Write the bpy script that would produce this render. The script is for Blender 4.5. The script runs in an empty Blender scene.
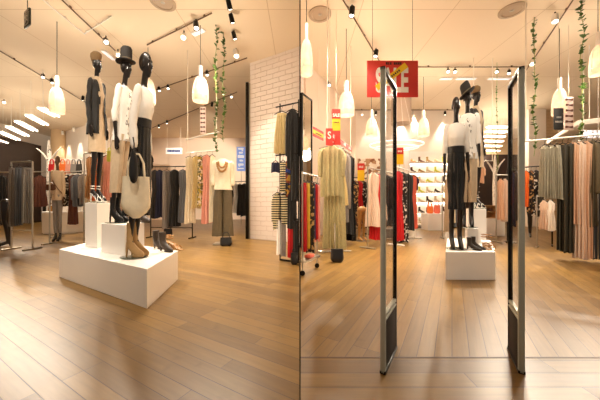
import bpy, bmesh, math, random
from mathutils import Vector, Matrix
random.seed(7)
R = math.radians
F, HOR, EYE = 260.0, 203.0, 0.85          # focal length in pixels, horizon row, eye height
CEIL = 4.2
sc = bpy.context.scene
COL = sc.collection

# ------------------------------------------------------------------ placing
def W(px, py, Y): return Vector(((px-300)/F*Y, Y, EYE+(HOR-py)/F*Y))
def FL(px, py):
    Y = EYE*F/(py-HOR); return Vector(((px-300)/F*Y, Y, 0))
def AT(px, Y, z): return Vector(((px-300)/F*Y, Y, z))
def CE(px, py, z=4.13):
    Y = (z-EYE)*F/(HOR-py); return Vector(((px-300)/F*Y, Y, z))
def unit(x, y):
    l = math.hypot(x, y); return Vector((x/l, y/l, 0))
DA = unit(-465/F, 1); DB = unit(-17/F, 1); DC = unit(152/F, 1)

# ------------------------------------------------------------------ materials
def lin(h):
    h = h.lstrip('#')
    v = [int(h[i:i+2], 16)/255 for i in (0, 2, 4)]
    return tuple((c/12.92 if c <= .04045 else ((c+.055)/1.055)**2.4) for c in v)+(1,)
MATS = {}
def mat(name, col, rough=.6, metal=0, var=.12, scale=30, bump=0, sheen=0, emit=0, coat=0, stretch=None, alpha=None, trans=0):
    if name in MATS: return MATS[name]
    m = bpy.data.materials.new(name); m.use_nodes = True
    nt = m.node_tree; N = nt.nodes; L = nt.links
    b = N['Principled BSDF']; c = lin(col)
    b.inputs['Roughness'].default_value = rough; b.inputs['Metallic'].default_value = metal
    tc = N.new('ShaderNodeTexCoord'); mp = N.new('ShaderNodeMapping'); nz = N.new('ShaderNodeTexNoise')
    L.new(tc.outputs['Object'], mp.inputs['Vector']); L.new(mp.outputs['Vector'], nz.inputs['Vector'])
    if stretch: mp.inputs['Scale'].default_value = stretch
    nz.inputs['Scale'].default_value = scale; nz.inputs['Detail'].default_value = 4
    mx = N.new('ShaderNodeMix'); mx.data_type = 'RGBA'
    mx.inputs[6].default_value = tuple(x*(1-var) for x in c[:3])+(1,)
    mx.inputs[7].default_value = tuple(min(1, x*(1+var)) for x in c[:3])+(1,)
    L.new(nz.outputs['Fac'], mx.inputs[0]); L.new(mx.outputs[2], b.inputs['Base Color'])
    if bump:
        bp = N.new('ShaderNodeBump'); bp.inputs['Strength'].default_value = bump; bp.inputs['Distance'].default_value = .01
        L.new(nz.outputs['Fac'], bp.inputs['Height']); L.new(bp.outputs['Normal'], b.inputs['Normal'])
    if sheen: b.inputs['Sheen Weight'].default_value = sheen
    if coat: b.inputs['Coat Weight'].default_value = coat; b.inputs['Coat Roughness'].default_value = .08
    if trans: b.inputs['Transmission Weight'].default_value = trans
    if alpha is not None: b.inputs['Alpha'].default_value = alpha
    if emit:
        b.inputs['Emission Color'].default_value = c; b.inputs['Emission Strength'].default_value = emit
    MATS[name] = m; return m
def pattern(name, cols, scale=30, rough=.7, kind='voronoi', axis='Z'):
    if name in MATS: return MATS[name]
    m = bpy.data.materials.new(name); m.use_nodes = True
    nt = m.node_tree; N = nt.nodes; L = nt.links; b = N['Principled BSDF']; b.inputs['Roughness'].default_value = rough
    tc = N.new('ShaderNodeTexCoord'); cr = N.new('ShaderNodeValToRGB'); cr.color_ramp.interpolation = 'CONSTANT'
    if kind == 'voronoi':
        t = N.new('ShaderNodeTexVoronoi'); t.inputs['Scale'].default_value = scale
        L.new(tc.outputs['Object'], t.inputs['Vector'])
        sp = N.new('ShaderNodeSeparateColor'); L.new(t.outputs['Color'], sp.inputs[0]); L.new(sp.outputs[0], cr.inputs[0])
    elif kind == 'noise':
        t = N.new('ShaderNodeTexNoise'); t.inputs['Scale'].default_value = scale; t.inputs['Detail'].default_value = 3
        L.new(tc.outputs['Object'], t.inputs['Vector']); L.new(t.outputs['Fac'], cr.inputs[0])
    else:
        t = N.new('ShaderNodeTexWave'); t.bands_direction = axis; t.inputs['Scale'].default_value = scale
        t.inputs['Distortion'].default_value = .6 if kind == 'stripe' else 4
        L.new(tc.outputs['Object'], t.inputs['Vector']); L.new(t.outputs['Fac'], cr.inputs[0])
    els = cr.color_ramp.elements
    n = len(cols)
    while len(els) < n: els.new(.5)
    for i, cc in enumerate(cols):
        els[i].position = (i/n if kind != 'noise' else (0 if i == 0 else .36+.28*(i-1)/max(1, n-2) if n > 2 else .5))
        els[i].color = lin(cc)
    L.new(cr.outputs[0], b.inputs['Base Color'])
    MATS[name] = m; return m

def wood_floor(name, d, row=.09, width=1.5, c1='#826332', c2='#6b4f26'):
    m = bpy.data.materials.new(name); m.use_nodes = True
    nt = m.node_tree; N = nt.nodes; L = nt.links; b = N['Principled BSDF']
    tc = N.new('ShaderNodeTexCoord'); mp = N.new('ShaderNodeMapping')
    mp.inputs['Rotation'].default_value = (0, 0, -math.atan2(d.y, d.x))
    L.new(tc.outputs['Object'], mp.inputs['Vector'])
    br = N.new('ShaderNodeTexBrick'); br.offset = .37; br.offset_frequency = 3
    br.inputs['Scale'].default_value = 1; br.inputs['Brick Width'].default_value = width; br.inputs['Row Height'].default_value = row
    br.inputs['Mortar Size'].default_value = .0022; br.inputs['Mortar Smooth'].default_value = .3
    br.inputs['Color1'].default_value = lin(c1); br.inputs['Color2'].default_value = lin(c2); br.inputs['Mortar'].default_value = lin('#4a3520')
    L.new(mp.outputs[0], br.inputs['Vector'])
    mp2 = N.new('ShaderNodeMapping'); mp2.inputs['Scale'].default_value = (1.2, 16, 1)
    L.new(mp.outputs[0], mp2.inputs['Vector'])
    nz = N.new('ShaderNodeTexNoise'); nz.inputs['Scale'].default_value = 3; nz.inputs['Detail'].default_value = 6
    L.new(mp2.outputs[0], nz.inputs['Vector'])
    nk = N.new('ShaderNodeTexNoise'); nk.inputs['Scale'].default_value = 9; nk.inputs['Detail'].default_value = 2
    L.new(mp.outputs[0], nk.inputs['Vector'])
    rk = N.new('ShaderNodeMapRange'); rk.inputs[1].default_value = .64; rk.inputs[2].default_value = .76; rk.inputs[3].default_value = 1; rk.inputs[4].default_value = .84
    L.new(nk.outputs['Fac'], rk.inputs[0])
    rg = N.new('ShaderNodeMapRange'); rg.inputs[1].default_value = .25; rg.inputs[2].default_value = .75; rg.inputs[3].default_value = .86; rg.inputs[4].default_value = 1.12
    L.new(nz.outputs['Fac'], rg.inputs[0])
    mu = N.new('ShaderNodeMath'); mu.operation = 'MULTIPLY'; L.new(rg.outputs[0], mu.inputs[0]); L.new(rk.outputs[0], mu.inputs[1])
    mx = N.new('ShaderNodeVectorMath'); mx.operation = 'SCALE'
    L.new(br.outputs['Color'], mx.inputs[0]); L.new(mu.outputs[0], mx.inputs['Scale'])
    L.new(mx.outputs[0], b.inputs['Base Color'])
    rr = N.new('ShaderNodeMapRange'); rr.inputs[3].default_value = .3; rr.inputs[4].default_value = .38
    L.new(nk.outputs['Fac'], rr.inputs[0]); L.new(rr.outputs[0], b.inputs['Roughness'])
    bp = N.new('ShaderNodeBump'); bp.inputs['Strength'].default_value = .25; bp.inputs['Distance'].default_value = .004; bp.invert = True
    L.new(br.outputs['Fac'], bp.inputs['Height']); L.new(bp.outputs[0], b.inputs['Normal'])
    b.inputs['Specular IOR Level'].default_value = .32
    return m
def brick_wall_mat(name, col, mortar):
    m = bpy.data.materials.new(name); m.use_nodes = True
    nt = m.node_tree; N = nt.nodes; L = nt.links; b = N['Principled BSDF']; b.inputs['Roughness'].default_value = .55
    tc = N.new('ShaderNodeTexCoord'); s = N.new('ShaderNodeSeparateXYZ'); c = N.new('ShaderNodeCombineXYZ')
    L.new(tc.outputs['Object'], s.inputs[0]); L.new(s.outputs['X'], c.inputs['X']); L.new(s.outputs['Z'], c.inputs['Y'])
    br = N.new('ShaderNodeTexBrick'); br.inputs['Scale'].default_value = 1; br.inputs['Brick Width'].default_value = .34; br.inputs['Row Height'].default_value = .112
    br.inputs['Mortar Size'].default_value = .008; br.inputs['Mortar Smooth'].default_value = .6
    br.inputs['Color1'].default_value = lin(col); br.inputs['Color2'].default_value = lin(col); br.inputs['Mortar'].default_value = lin(mortar)
    nz = N.new('ShaderNodeTexNoise'); nz.inputs['Scale'].default_value = 14
    ds = N.new('ShaderNodeVectorMath'); ds.operation = 'SCALE'; ds.inputs['Scale'].default_value = .03
    L.new(tc.outputs['Object'], nz.inputs['Vector']); L.new(nz.outputs['Color'], ds.inputs[0])
    ad = N.new('ShaderNodeVectorMath'); L.new(c.outputs[0], ad.inputs[0]); L.new(ds.outputs[0], ad.inputs[1])
    L.new(ad.outputs[0], br.inputs['Vector']); L.new(br.outputs['Color'], b.inputs['Base Color'])
    bp = N.new('ShaderNodeBump'); bp.inputs['Strength'].default_value = .9; bp.inputs['Distance'].default_value = .02; bp.invert = True
    L.new(br.outputs['Fac'], bp.inputs['Height']); L.new(bp.outputs[0], b.inputs['Normal'])
    return m

M = dict(
 ceil=mat('ceiling_paint', '#efdcc0', .8, var=.02, scale=2), wall=mat('wall_paint', '#f2e6d8', .8, var=.02, scale=3),
 pinkwall=mat('warm_wall_paint', '#eed9c4', .8, var=.02, scale=3), darkwall=mat('dark_panel', '#2a1c16', .45, var=.3, scale=4),
 beigewall=mat('beige_panel', '#d9bb93', .7, var=.05, scale=4),
 white=mat('white_laminate', '#f4efe9', .35, var=.02, scale=5), offwhite=mat('offwhite_laminate', '#efe6da', .4, var=.02, scale=5),
 blackmetal=mat('black_metal', '#15130f', .35, .6, .1), steel=mat('brushed_steel', '#b9b4a8', .3, 1, .06, 40),
 trackmetal=mat('bronze_track', '#6a5138', .5, .3, .1), alu=mat('satin_aluminium', '#b8bcb0', .42, .3, .05, 40), whitemetal=mat('white_enamel_metal', '#efe9df', .35, .0, .02),
 blackbody=mat('black_gloss_body', '#1a120d', .28, 0, .15, 8), wooddark=mat('dark_wood', '#5b402a', .5, 0, .3, 6, stretch=(1, 1, 8)),
 gloss=mat('glass_plate', '#9fb8a4', .05, 0, .02, trans=.9), rope=mat('white_rope', '#efe3cf', .8, 0, .1, 90),
 blackfab=mat('black_fabric', '#15120f', .75, 0, .3, 40, .2, .2), blacksatin=mat('black_satin', '#1c1a17', .22, .2, .2, 20, .1),
 cream=mat('cream_fabric', '#e9dcc0', .7, 0, .12, 25, .2), whitefab=mat('white_fabric', '#f5f0e8', .7, 0, .05, 25, .2),
 beige=mat('beige_fabric', '#cdb697', .75, 0, .12, 25, .2), tan=mat('tan_fabric', '#b98d5c', .7, 0, .15, 25, .2),
 greyfab=mat('grey_fabric', '#8b837c', .8, 0, .15, 40, .2), dgrey=mat('charcoal_fabric', '#3a3530', .8, 0, .2, 40, .2),
 taupe=mat('taupe_fabric', '#5f523a', .7, 0, .2, 30, .2), bluegrey=mat('blue_grey_denim', '#6d7178', .8, 0, .25, 50, .2),
 navy=mat('navy_fabric', '#20223c', .7, 0, .25, 30, .2), brown=mat('burgundy_brown_fabric', '#6a4032', .75, 0, .2, 30, .2),
 red=mat('red_fabric', '#c3161a', .6, 0, .15, 30, .2), coral=mat('coral_fabric', '#e0694f', .7, 0, .12, 30, .2),
 orange=mat('orange_fabric', '#e8722a', .7, 0, .15, 30, .2), peach=mat('peach_fabric', '#d3aa8b', .7, 0, .12, 30, .2),
 blush=mat('blush_fabric', '#dcc2ac', .7, 0, .1, 30, .2), pink=mat('pink_fabric', '#dd9a86', .7, 0, .1, 30, .2),
 yellow=mat('yellow_fabric', '#dcbb3c', .65, 0, .12, 30, .2), lime=mat('lime_leather', '#cfd04a', .45, 0, .08),
 purple=mat('purple_fabric', '#3b2347', .7, 0, .2, 30, .2), olive=mat('olive_black_fabric', '#3c372a', .55, 0, .35, 30, .2),
 jean=mat('stone_grey_denim', '#8d8a86', .8, 0, .2, 50, .2), gold=mat('gold_shimmer', '#b9ae80', .42, .3, .45, 60, .8, stretch=(2, 2, .5)), silver=mat('silver_sage_shimmer', '#cdc7b2', .3, .35, .5, 45, .9, stretch=(4, 4, .35)),
 goldcream=mat('gold_cream_satin', '#dcc48c', .4, .2, .25, 40, .3, stretch=(3, 3, .4)),
 leathertan=mat('tan_leather', '#a8793f', .4, 0, .15, 20), leatherbeige=mat('beige_leather', '#d9c7a6', .5, 0, .12, 20),
 leatherbrown=mat('brown_leather', '#5a351b', .45, 0, .2, 20), leatherblack=mat('black_leather', '#14110f', .35, 0, .2, 20),
 bootdark=mat('dark_suede', '#35291f', .6, 0, .2, 30), boottan=mat('camel_suede', '#b08f60', .7, 0, .15, 30),
 hatfelt=mat('black_felt', '#221c18', .8, 0, .2, 40), capfelt=mat('tan_knit', '#8a6f4c', .9, 0, .3, 60, .3),
 ropeleaf=mat('ivy_leaf', '#55722e', .5, 0, .55, 9), stem=mat('ivy_stem', '#8b9a4a', .6, 0, .2),
 signred=mat('sign_red', '#d8352a', .5, 0, .03), signyellow=mat('sign_yellow', '#f4c91b', .5, 0, .03), signwhite=mat('sign_white', '#f6eee2', .5, 0, .02),
 signdark=mat('sign_print_dark', '#3a1f18', .6, 0, .05), signblack=mat('sign_black', '#15130f', .5, 0, .05), signgrey=mat('sign_print_grey', '#8d8880', .6, 0, .05),
 signgreen=mat('exit_sign_dark', '#10180f', .4, 0, .1),
 patmono=pattern('black_white_print', ['#14110f', '#e8dfd2', '#2a2320', '#14110f'], 28), patmulti=pattern('jewel_print', ['#1d3b8a', '#b98a2e', '#4b2363', '#1c1a20', '#8a3a22'], 22),
 patfloral=pattern('dark_floral_print', ['#1b1512', '#1b1512', '#8a5a34', '#c39a60', '#241a14'], 26), patscarf=pattern('scarf_print', ['#d9c58f', '#b7a03e', '#efe5cf', '#6f6b40'], 24),
 patstripe=pattern('narrow_stripe_knit', ['#1a1614', '#e6d7ab'], 9, kind='stripe'), pattunic=pattern('white_grey_print', ['#f5f0e8', '#f5f0e8', '#f5f0e8', '#8b8680', '#f5f0e8'], 34),
 birch=pattern('birch_bark', ['#3c3631', '#efe9df', '#dcd3c6', '#efe9df'], 14, kind='noise'), leopard=pattern('leopard_panel', ['#8a5a38', '#f1e2cf', '#b98d66', '#f4e9da'], 9),
 pillar=brick_wall_mat('white_brick', '#eedfd2', '#e0cdbd'), slat=brick_wall_mat('beige_block', '#d8bb94', '#c0a27a'),
 lampglow=mat('lamp_glow', '#ffe6c4', .5, 0, .0, emit=2.2), bulb=mat('bulb_glow', '#fff0d8', .5, 0, 0, emit=5), strip=mat('tube_glow', '#fff0da', .5, 0, 0, emit=5),
 ledglow=mat('led_strip_glow', '#ffecd2', .5, 0, 0, emit=16), ringglow=mat('ring_glow', '#fff4ea', .5, 0, 0, emit=.75), bluelit=mat('lit_blue_panel', '#86a0da', .5, 0, .02, emit=.45), whitelit=mat('lit_white_panel', '#f4f2f2', .5, 0, 0, emit=.15), letterlit=mat('lit_letter', '#f2f0f4', .5, 0, 0, emit=.5),
 bluelet=mat('blue_letter', '#24458c', .5, 0, 0), divider=mat('divider_white', '#efe2d2', .8, 0, .02), mirror=mat('mirror_glass', '#d8d0c6', .03, 1, .0),
)
def clear_mat():
    m = bpy.data.materials.new('clear_acrylic'); m.use_nodes = True
    N = m.node_tree.nodes; L = m.node_tree.links; N.remove(N['Principled BSDF'])
    t = N.new('ShaderNodeBsdfTransparent'); t.inputs[0].default_value = (.96, .96, .955, 1)
    g = N.new('ShaderNodeBsdfGlossy'); g.inputs['Roughness'].default_value = .08
    fr = N.new('ShaderNodeValue'); fr.outputs[0].default_value = .07
    mx = N.new('ShaderNodeMixShader'); L.new(fr.outputs[0], mx.inputs[0]); L.new(t.outputs[0], mx.inputs[1]); L.new(g.outputs[0], mx.inputs[2])
    L.new(mx.outputs[0], N['Material Output'].inputs[0]); return m
M['acrylic'] = clear_mat()
def shade_mat():
    m = bpy.data.materials.new('pendant_shade'); m.use_nodes = True
    N = m.node_tree.nodes; L = m.node_tree.links; b = N['Principled BSDF']
    b.inputs['Base Color'].default_value = lin('#dfc9ac'); b.inputs['Roughness'].default_value = .4
    tc = N.new('ShaderNodeTexCoord'); nz = N.new('ShaderNodeTexNoise'); nz.inputs['Scale'].default_value = 9
    L.new(tc.outputs['Object'], nz.inputs['Vector'])
    rg = N.new('ShaderNodeMapRange'); rg.inputs[1].default_value = .3; rg.inputs[2].default_value = .7; rg.inputs[3].default_value = .25; rg.inputs[4].default_value = .62
    L.new(nz.outputs['Fac'], rg.inputs[0]); L.new(rg.outputs[0], b.inputs['Emission Strength'])
    b.inputs['Emission Color'].default_value = lin('#ffe2c0'); return m
M['shade'] = shade_mat()

# ------------------------------------------------------------------ objects
def obj(name, bm, m, parent=None, loc=None, rz=None, smooth=True):
    me = bpy.data.meshes.new(name); bm.normal_update(); bm.to_mesh(me); bm.free()
    if smooth:
        for p in me.polygons: p.use_smooth = True
        try: me.set_sharp_from_angle(angle=R(38))
        except Exception: pass
    me.materials.append(m)
    o = bpy.data.objects.new(name, me); COL.objects.link(o)
    if parent: o.parent = parent
    if loc is not None: o.location = loc
    if rz is not None: o.rotation_euler = (0, 0, rz)
    return o
def tag(o, label, cat, group=None, kind=None):
    if label: o['label'] = label
    if cat: o['category'] = cat
    if group: o['group'] = group
    if kind: o['kind'] = kind
    return o
def thing(name, label, cat, loc=(0, 0, 0), rz=0, group=None):
    o = bpy.data.objects.new(name, None); COL.objects.link(o); o.empty_display_size = .05
    o.location = loc; o.rotation_euler = (0, 0, rz); return tag(o, label, cat, group)
def struct(name, bm, m, loc=None, rz=None):
    o = obj(name, bm, m, None, loc, rz, smooth=False); o['kind'] = 'structure'; return o
def NB(): return bmesh.new()
def box(bm, c, s, rot=None, bevel=0):
    mx = Matrix.Translation(Vector(c)) @ (rot.to_4x4() if rot else Matrix.Identity(4)) @ Matrix.Diagonal((s[0], s[1], s[2], 1))
    r = bmesh.ops.create_cube(bm, size=1, matrix=mx)
    if bevel:
        es = list({e for v in r['verts'] for e in v.link_edges})
        bmesh.ops.bevel(bm, geom=es, offset=bevel, segments=2, affect='EDGES', profile=.5)
    return bm
def B(c, s, bevel=0, rot=None): return box(NB(), c, s, rot, bevel)
def prism(pts, z0, z1, bevel=0):
    bm = NB(); a = [bm.verts.new((p[0], p[1], z0)) for p in pts]; b = [bm.verts.new((p[0], p[1], z1)) for p in pts]
    n = len(pts); bm.faces.new(a[::-1]); bm.faces.new(b)
    for i in range(n): bm.faces.new((a[i], a[(i+1) % n], b[(i+1) % n], b[i]))
    bmesh.ops.recalc_face_normals(bm, faces=bm.faces)
    if bevel: bmesh.ops.bevel(bm, geom=list(bm.edges), offset=bevel, segments=2, affect='EDGES', profile=.5)
    return bm
def rings(bm, rr, cap=True, closed=False):
    vs = [[bm.verts.new(p) for p in r] for r in rr]
    n = len(vs[0])
    for a, b in zip(vs, vs[1:]):
        for i in range(n): bm.faces.new((a[i], a[(i+1) % n], b[(i+1) % n], b[i]))
    if cap: bm.faces.new(vs[0][::-1]); bm.faces.new(vs[-1])
    return bm
def tube(bm, pts, rad, n=8, round_ends=False):
    pts = [Vector(p) for p in pts]; k = len(pts)
    if not isinstance(rad, (list, tuple)): rad = [rad]*k
    rad = list(rad)
    if round_ends:
        d0 = (pts[0]-pts[1]).normalized(); d1 = (pts[-1]-pts[-2]).normalized()
        pts = [pts[0]+d0*rad[0]*.9, pts[0]+d0*rad[0]*.55]+pts+[pts[-1]+d1*rad[-1]*.55, pts[-1]+d1*rad[-1]*.9]
        rad = [rad[0]*.3, rad[0]*.8]+rad+[rad[-1]*.8, rad[-1]*.3]; k = len(pts)
    up = None; rr = []
    for i in range(k):
        d = (pts[min(i+1, k-1)]-pts[max(i-1, 0)]).normalized()
        if up is None: up = d.orthogonal().normalized()
        u = (up-d*up.dot(d)); u = u.normalized() if u.length > 1e-6 else d.orthogonal().normalized(); up = u
        v = d.cross(u)
        rr.append([pts[i]+(u*math.cos(2*math.pi*j/n)+v*math.sin(2*math.pi*j/n))*rad[i] for j in range(n)])
    return rings(bm, rr)
def T(pts, rad, n=8): return tube(NB(), pts, rad, n)
def lathe(bm, prof, n=24, c=(0, 0, 0), cap=True):
    c = Vector(c)
    return rings(bm, [[c+Vector((r*math.cos(2*math.pi*j/n), r*math.sin(2*math.pi*j/n), z)) for j in range(n)] for r, z in prof], cap)
def LT(prof, n=24, c=(0, 0, 0), cap=True): return lathe(NB(), prof, n, c, cap)
def ellipsoid(bm, c, s, rot=None, seg=16):
    mx = Matrix.Translation(Vector(c)) @ (rot.to_4x4() if rot else Matrix.Identity(4)) @ Matrix.Diagonal((s[0], s[1], s[2], 1))
    bmesh.ops.create_uvsphere(bm, u_segments=seg, v_segments=seg*3//4, radius=1, matrix=mx); return bm
def text(s, size, m, parent, loc, ext=.002, rot=(R(90), 0, 0), off=0, sx=1, name='lettering'):
    cu = bpy.data.curves.new('t', 'FONT'); cu.body = s; cu.size = size; cu.extrude = ext; cu.offset = off; cu.align_x = 'CENTER'; cu.align_y = 'CENTER'
    t = bpy.data.objects.new('t', cu); COL.objects.link(t); dg = bpy.context.evaluated_depsgraph_get()
    me = bpy.data.meshes.new_from_object(t.evaluated_get(dg)); bpy.data.objects.remove(t)
    me.materials.clear(); me.materials.append(m)
    o = bpy.data.objects.new(name, me); COL.objects.link(o); o.parent = parent; o.location = loc; o.rotation_euler = rot; o.scale = (sx, 1, 1); return o

# ------------------------------------------------------------------ the room
PI = math.pi
struct('floor_left', prism([(-13, -3), (0, -3), (0, 15), (-13, 15)], -.1, 0), wood_floor('oak_boards_left', DA, .088, 1.6))
struct('floor_right', prism([(0, 1.435), (15, 1.435), (15, 15), (0, 15)], -.1, 0), wood_floor('oak_boards_right', DC, .085, 1.5))
struct('floor_entrance', prism([(0, -3), (15, -3), (15, 1.425), (0, 1.425)], -.1, 0), wood_floor('oak_boards_entrance', Vector((1, 0, 0)), .1, 1.3))
struct('trim_1', prism([(0, 1.425), (15, 1.425), (15, 1.435), (0, 1.435)], -.1, .002), M['wooddark'])
def panel_mat():
    m = bpy.data.materials.new('ceiling_panels'); m.use_nodes = True
    N = m.node_tree.nodes; L = m.node_tree.links; b = N['Principled BSDF']; b.inputs['Roughness'].default_value = .8
    tc = N.new('ShaderNodeTexCoord'); br = N.new('ShaderNodeTexBrick'); br.offset = 0
    br.inputs['Scale'].default_value = 1; br.inputs['Brick Width'].default_value = 1.6; br.inputs['Row Height'].default_value = 2.4; br.inputs['Mortar Size'].default_value = .007
    br.inputs['Color1'].default_value = lin('#efdcc0'); br.inputs['Color2'].default_value = lin('#eedabd'); br.inputs['Mortar'].default_value = lin('#d3bb98')
    mp = N.new('ShaderNodeMapping'); mp.inputs['Location'].default_value = (.55, .3, 0)
    L.new(tc.outputs['Object'], mp.inputs[0]); L.new(mp.outputs[0], br.inputs['Vector']); L.new(br.outputs['Color'], b.inputs['Base Color']); return m
struct('ceiling', prism([(-13, -3), (15, -3), (15, 15), (-13, 15)], CEIL, CEIL+.1), panel_mat())
def wall(name, A, Bp, m, z0=0, z1=CEIL, th=.12):
    A = Vector((A[0], A[1], 0)); Bp = Vector((Bp[0], Bp[1], 0)); L = (Bp-A).length
    a = math.atan2(Bp.y-A.y, Bp.x-A.x)
    return struct(name, B((L/2, th/2, (z0+z1)/2), (L, th, z1-z0)), m, A, a)
# slim partition between the two halves of the shop, widening away from the entrance
struct('wall_divider', prism([(-.0022, 1.1), (.0022, 1.1), (.010, 5.6), (.05, 13.5), (-.05, 13.5), (-.010, 5.6)], 0, CEIL), M['divider'])
struct('trim_2', prism([(-.0025, 1.075), (.0025, 1.075), (.0025, 1.1), (-.0025, 1.1)], 0, CEIL), M['blackmetal'])
BR0 = Vector((-1.197, 6.225)); wall('wall_brick', BR0, (-.012, 5.563), M['pillar'], th=.2)
wall('wall_back_left', (-7.6, 13.4), (-.05, 13.4), M['pinkwall'])
wall('wall_white', (-11.9, 12.68), (-7.45, 10.2), M['wall'])
wall('wall_return', (-7.45, 10.2), (-7.6, 13.4), M['pinkwall'], th=.1)
wall('wall_left', (-12.6, -3), (-12.6, 14.9), M['wall'])
wall('wall_dark', (-11.3, 8.0), (-11.55, 11.6), M['darkwall'], 0, 3.4)
struct('trim_3', LT([(.26, 0), (.26, CEIL)], 24, (-11.15, 12.0, 0)), M['beigewall'])
wall('wall_left_of_right_half', (.03, 6.25), (1.9, 9.42), M['pinkwall'], th=-.12)
wall('wall_back_right', (1.8, 9.4), (5.75, 9.4), M['wall'])
wall('wall_recess', (5.75, 9.5), (6.4, 13.4), M['wall'], th=.1)
wall('wall_far_right', (6.4, 13.4), (14, 13.4), M['beigewall'])
wall('wall_dark_right', (7.6, 12.6), (11.9, 12.6), M['darkwall'], 0, 3.2)
wall('wall_right', (14, 14.9), (14, -3), M['wall'])
struct('trim_4', B((8.45, 9.4, CEIL/2), (.62, .3, CEIL), .01), M['wall'])
struct('trim_5', B((9.15, 9.5, CEIL/2), (.74, .3, CEIL)), M['slat'])

# ------------------------------------------------------------------ body builder
def remesh(bm, voxel, smooth=4):
    me = bpy.data.meshes.new('tmp'); bmesh.ops.recalc_face_normals(bm, faces=bm.faces); bm.to_mesh(me); bm.free()
    o = bpy.data.objects.new('tmp', me); COL.objects.link(o)
    r = o.modifiers.new('r', 'REMESH'); r.mode = 'VOXEL'; r.voxel_size = voxel; r.use_smooth_shade = True
    s = o.modifiers.new('s', 'SMOOTH'); s.factor = .5; s.iterations = smooth
    dg = bpy.context.evaluated_depsgraph_get(); me2 = bpy.data.meshes.new_from_object(o.evaluated_get(dg))
    bpy.data.objects.remove(o); bpy.data.meshes.remove(me)
    b = NB(); b.from_mesh(me2); bpy.data.meshes.remove(me2); return b
def oval(c, ax, ay, n=20): return [Vector((c[0]+ax*math.cos(2*PI*j/n), c[1]+ay*math.sin(2*PI*j/n), c[2])) for j in range(n)]
ARM = {+1: [(.165, .0, 1.435), (.2, .03, 1.16), (.215, -.03, .92)], -1: [(-.165, .0, 1.435), (-.2, .03, 1.16), (-.215, -.03, .92)]}
def body_bm(arms=ARM, face=True, fingers=True):
    bm = NB()
    tor = [(.86, 0, .0, .10, .08), (.92, 0, .005, .162, .115), (1.0, 0, .005, .15, .105), (1.1, 0, 0, .118, .085), (1.2, 0, -.005, .124, .09), (1.31, 0, -.018, .145, .112), (1.38, 0, -.005, .158, .095), (1.44, 0, .005, .165, .065), (1.475, 0, .01, .09, .052), (1.5, 0, .01, .05, .046)]
    rings(bm, [oval((x, y, z), a, b) for z, x, y, a, b in tor])
    for s in (-1, 1): ellipsoid(bm, (.06*s, -.075, 1.315), (.05, .03, .05))
    tube(bm, [(0, .012, 1.46), (0, .004, 1.54), (0, -.005, 1.61)], [.052, .043, .045], 14)
    # head: cranium, jaw, chin, nose, brow, lips, ears
    ellipsoid(bm, (0, .012, 1.715), (.071, .09, .088)); ellipsoid(bm, (0, -.025, 1.655), (.055, .065, .078))
    ellipsoid(bm, (0, -.06, 1.6), (.026, .024, .022))
    if face:
        tube(bm, [(0, -.078, 1.712), (0, -.098, 1.68), (0, -.105, 1.664)], [.008, .011, .013], 8, True)
        ellipsoid(bm, (0, -.084, 1.634), (.024, .012, .007)); ellipsoid(bm, (0, -.083, 1.622), (.02, .012, .007))
        for s in (-1, 1):
            ellipsoid(bm, (.029*s, -.074, 1.722), (.024, .012, .008)); ellipsoid(bm, (.03*s, -.069, 1.698), (.015, .012, .008))
            ellipsoid(bm, (.071*s, .012, 1.685), (.01, .022, .033)); ellipsoid(bm, (.04*s, -.06, 1.662), (.022, .022, .025))
    for s in (-1, 1):
        a = arms[s]; sh, el, wr = [Vector(p) for p in a]
        ellipsoid(bm, sh+Vector((-.015*s, 0, -.01)), (.05, .052, .055))
        tube(bm, [sh, sh.lerp(el, .5), el, el.lerp(wr, .35), wr], [.046, .042, .034, .035, .024], 12, True)
        d = (wr-el).normalized(); side = Vector((0, -1, 0)); side = (side-d*side.dot(d)).normalized(); nrm = d.cross(side)
        pal = wr+d*.05
        rr = []
        for t, hw, ht in ((-.01, .022, .02), (.03, .033, .014), (.075, .038, .013), (.092, .034, .010)):
            c = wr+d*t; rr.append([c+side*hw*math.cos(2*PI*j/12)+nrm*ht*math.sin(2*PI*j/12) for j in range(12)])
        rings(bm, rr)
        if fingers:
            inn = Vector((-s, 0, 0)); inn = (inn-d*inn.dot(d)).normalized()
            for k, (o, L) in enumerate(((.029, .066), (.010, .076), (-.010, .07), (-.028, .054))):
                b0 = wr+d*.08+side*o
                tube(bm, [b0, b0+d*L*.45+inn*.004+side*o*.15, b0+d*L*.78+inn*.012+side*o*.2, b0+d*L+inn*.022+side*o*.2], [.0095, .009, .0082, .0065], 8, True)
            b0 = wr+d*.025+side*.026
            tube(bm, [b0, b0+d*.03+side*.022+inn*.006, b0+d*.058+side*.026+inn*.014], [.012, .0105, .0085], 8, True)
        h = Vector((.085*s, .005, .9)); kn = Vector((.078*s, -.012, .51)); ca = Vector((.078*s, .018, .38)); an = Vector((.072*s, .035, .14))
        tube(bm, [h, h.lerp(kn, .4), h.lerp(kn, .8), kn, ca, ca.lerp(an, .6), an], [.088, .078, .058, .05, .05, .036, .031], 14, True)
        ellipsoid(bm, (.072*s, .055, .115), (.027, .03, .035))
        tube(bm, [an, (.074*s, -.03, .075), (.076*s, -.09, .03), (.076*s, -.15, .02)], [.032, .034, .034, .018], 10, True)
    return remesh(bm, .0075, 5)
def lean_bm(bm, lx, ly, s=1.0):
    for v in bm.verts: v.co.x += lx*v.co.z; v.co.y += ly*v.co.z
    return bm
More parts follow.
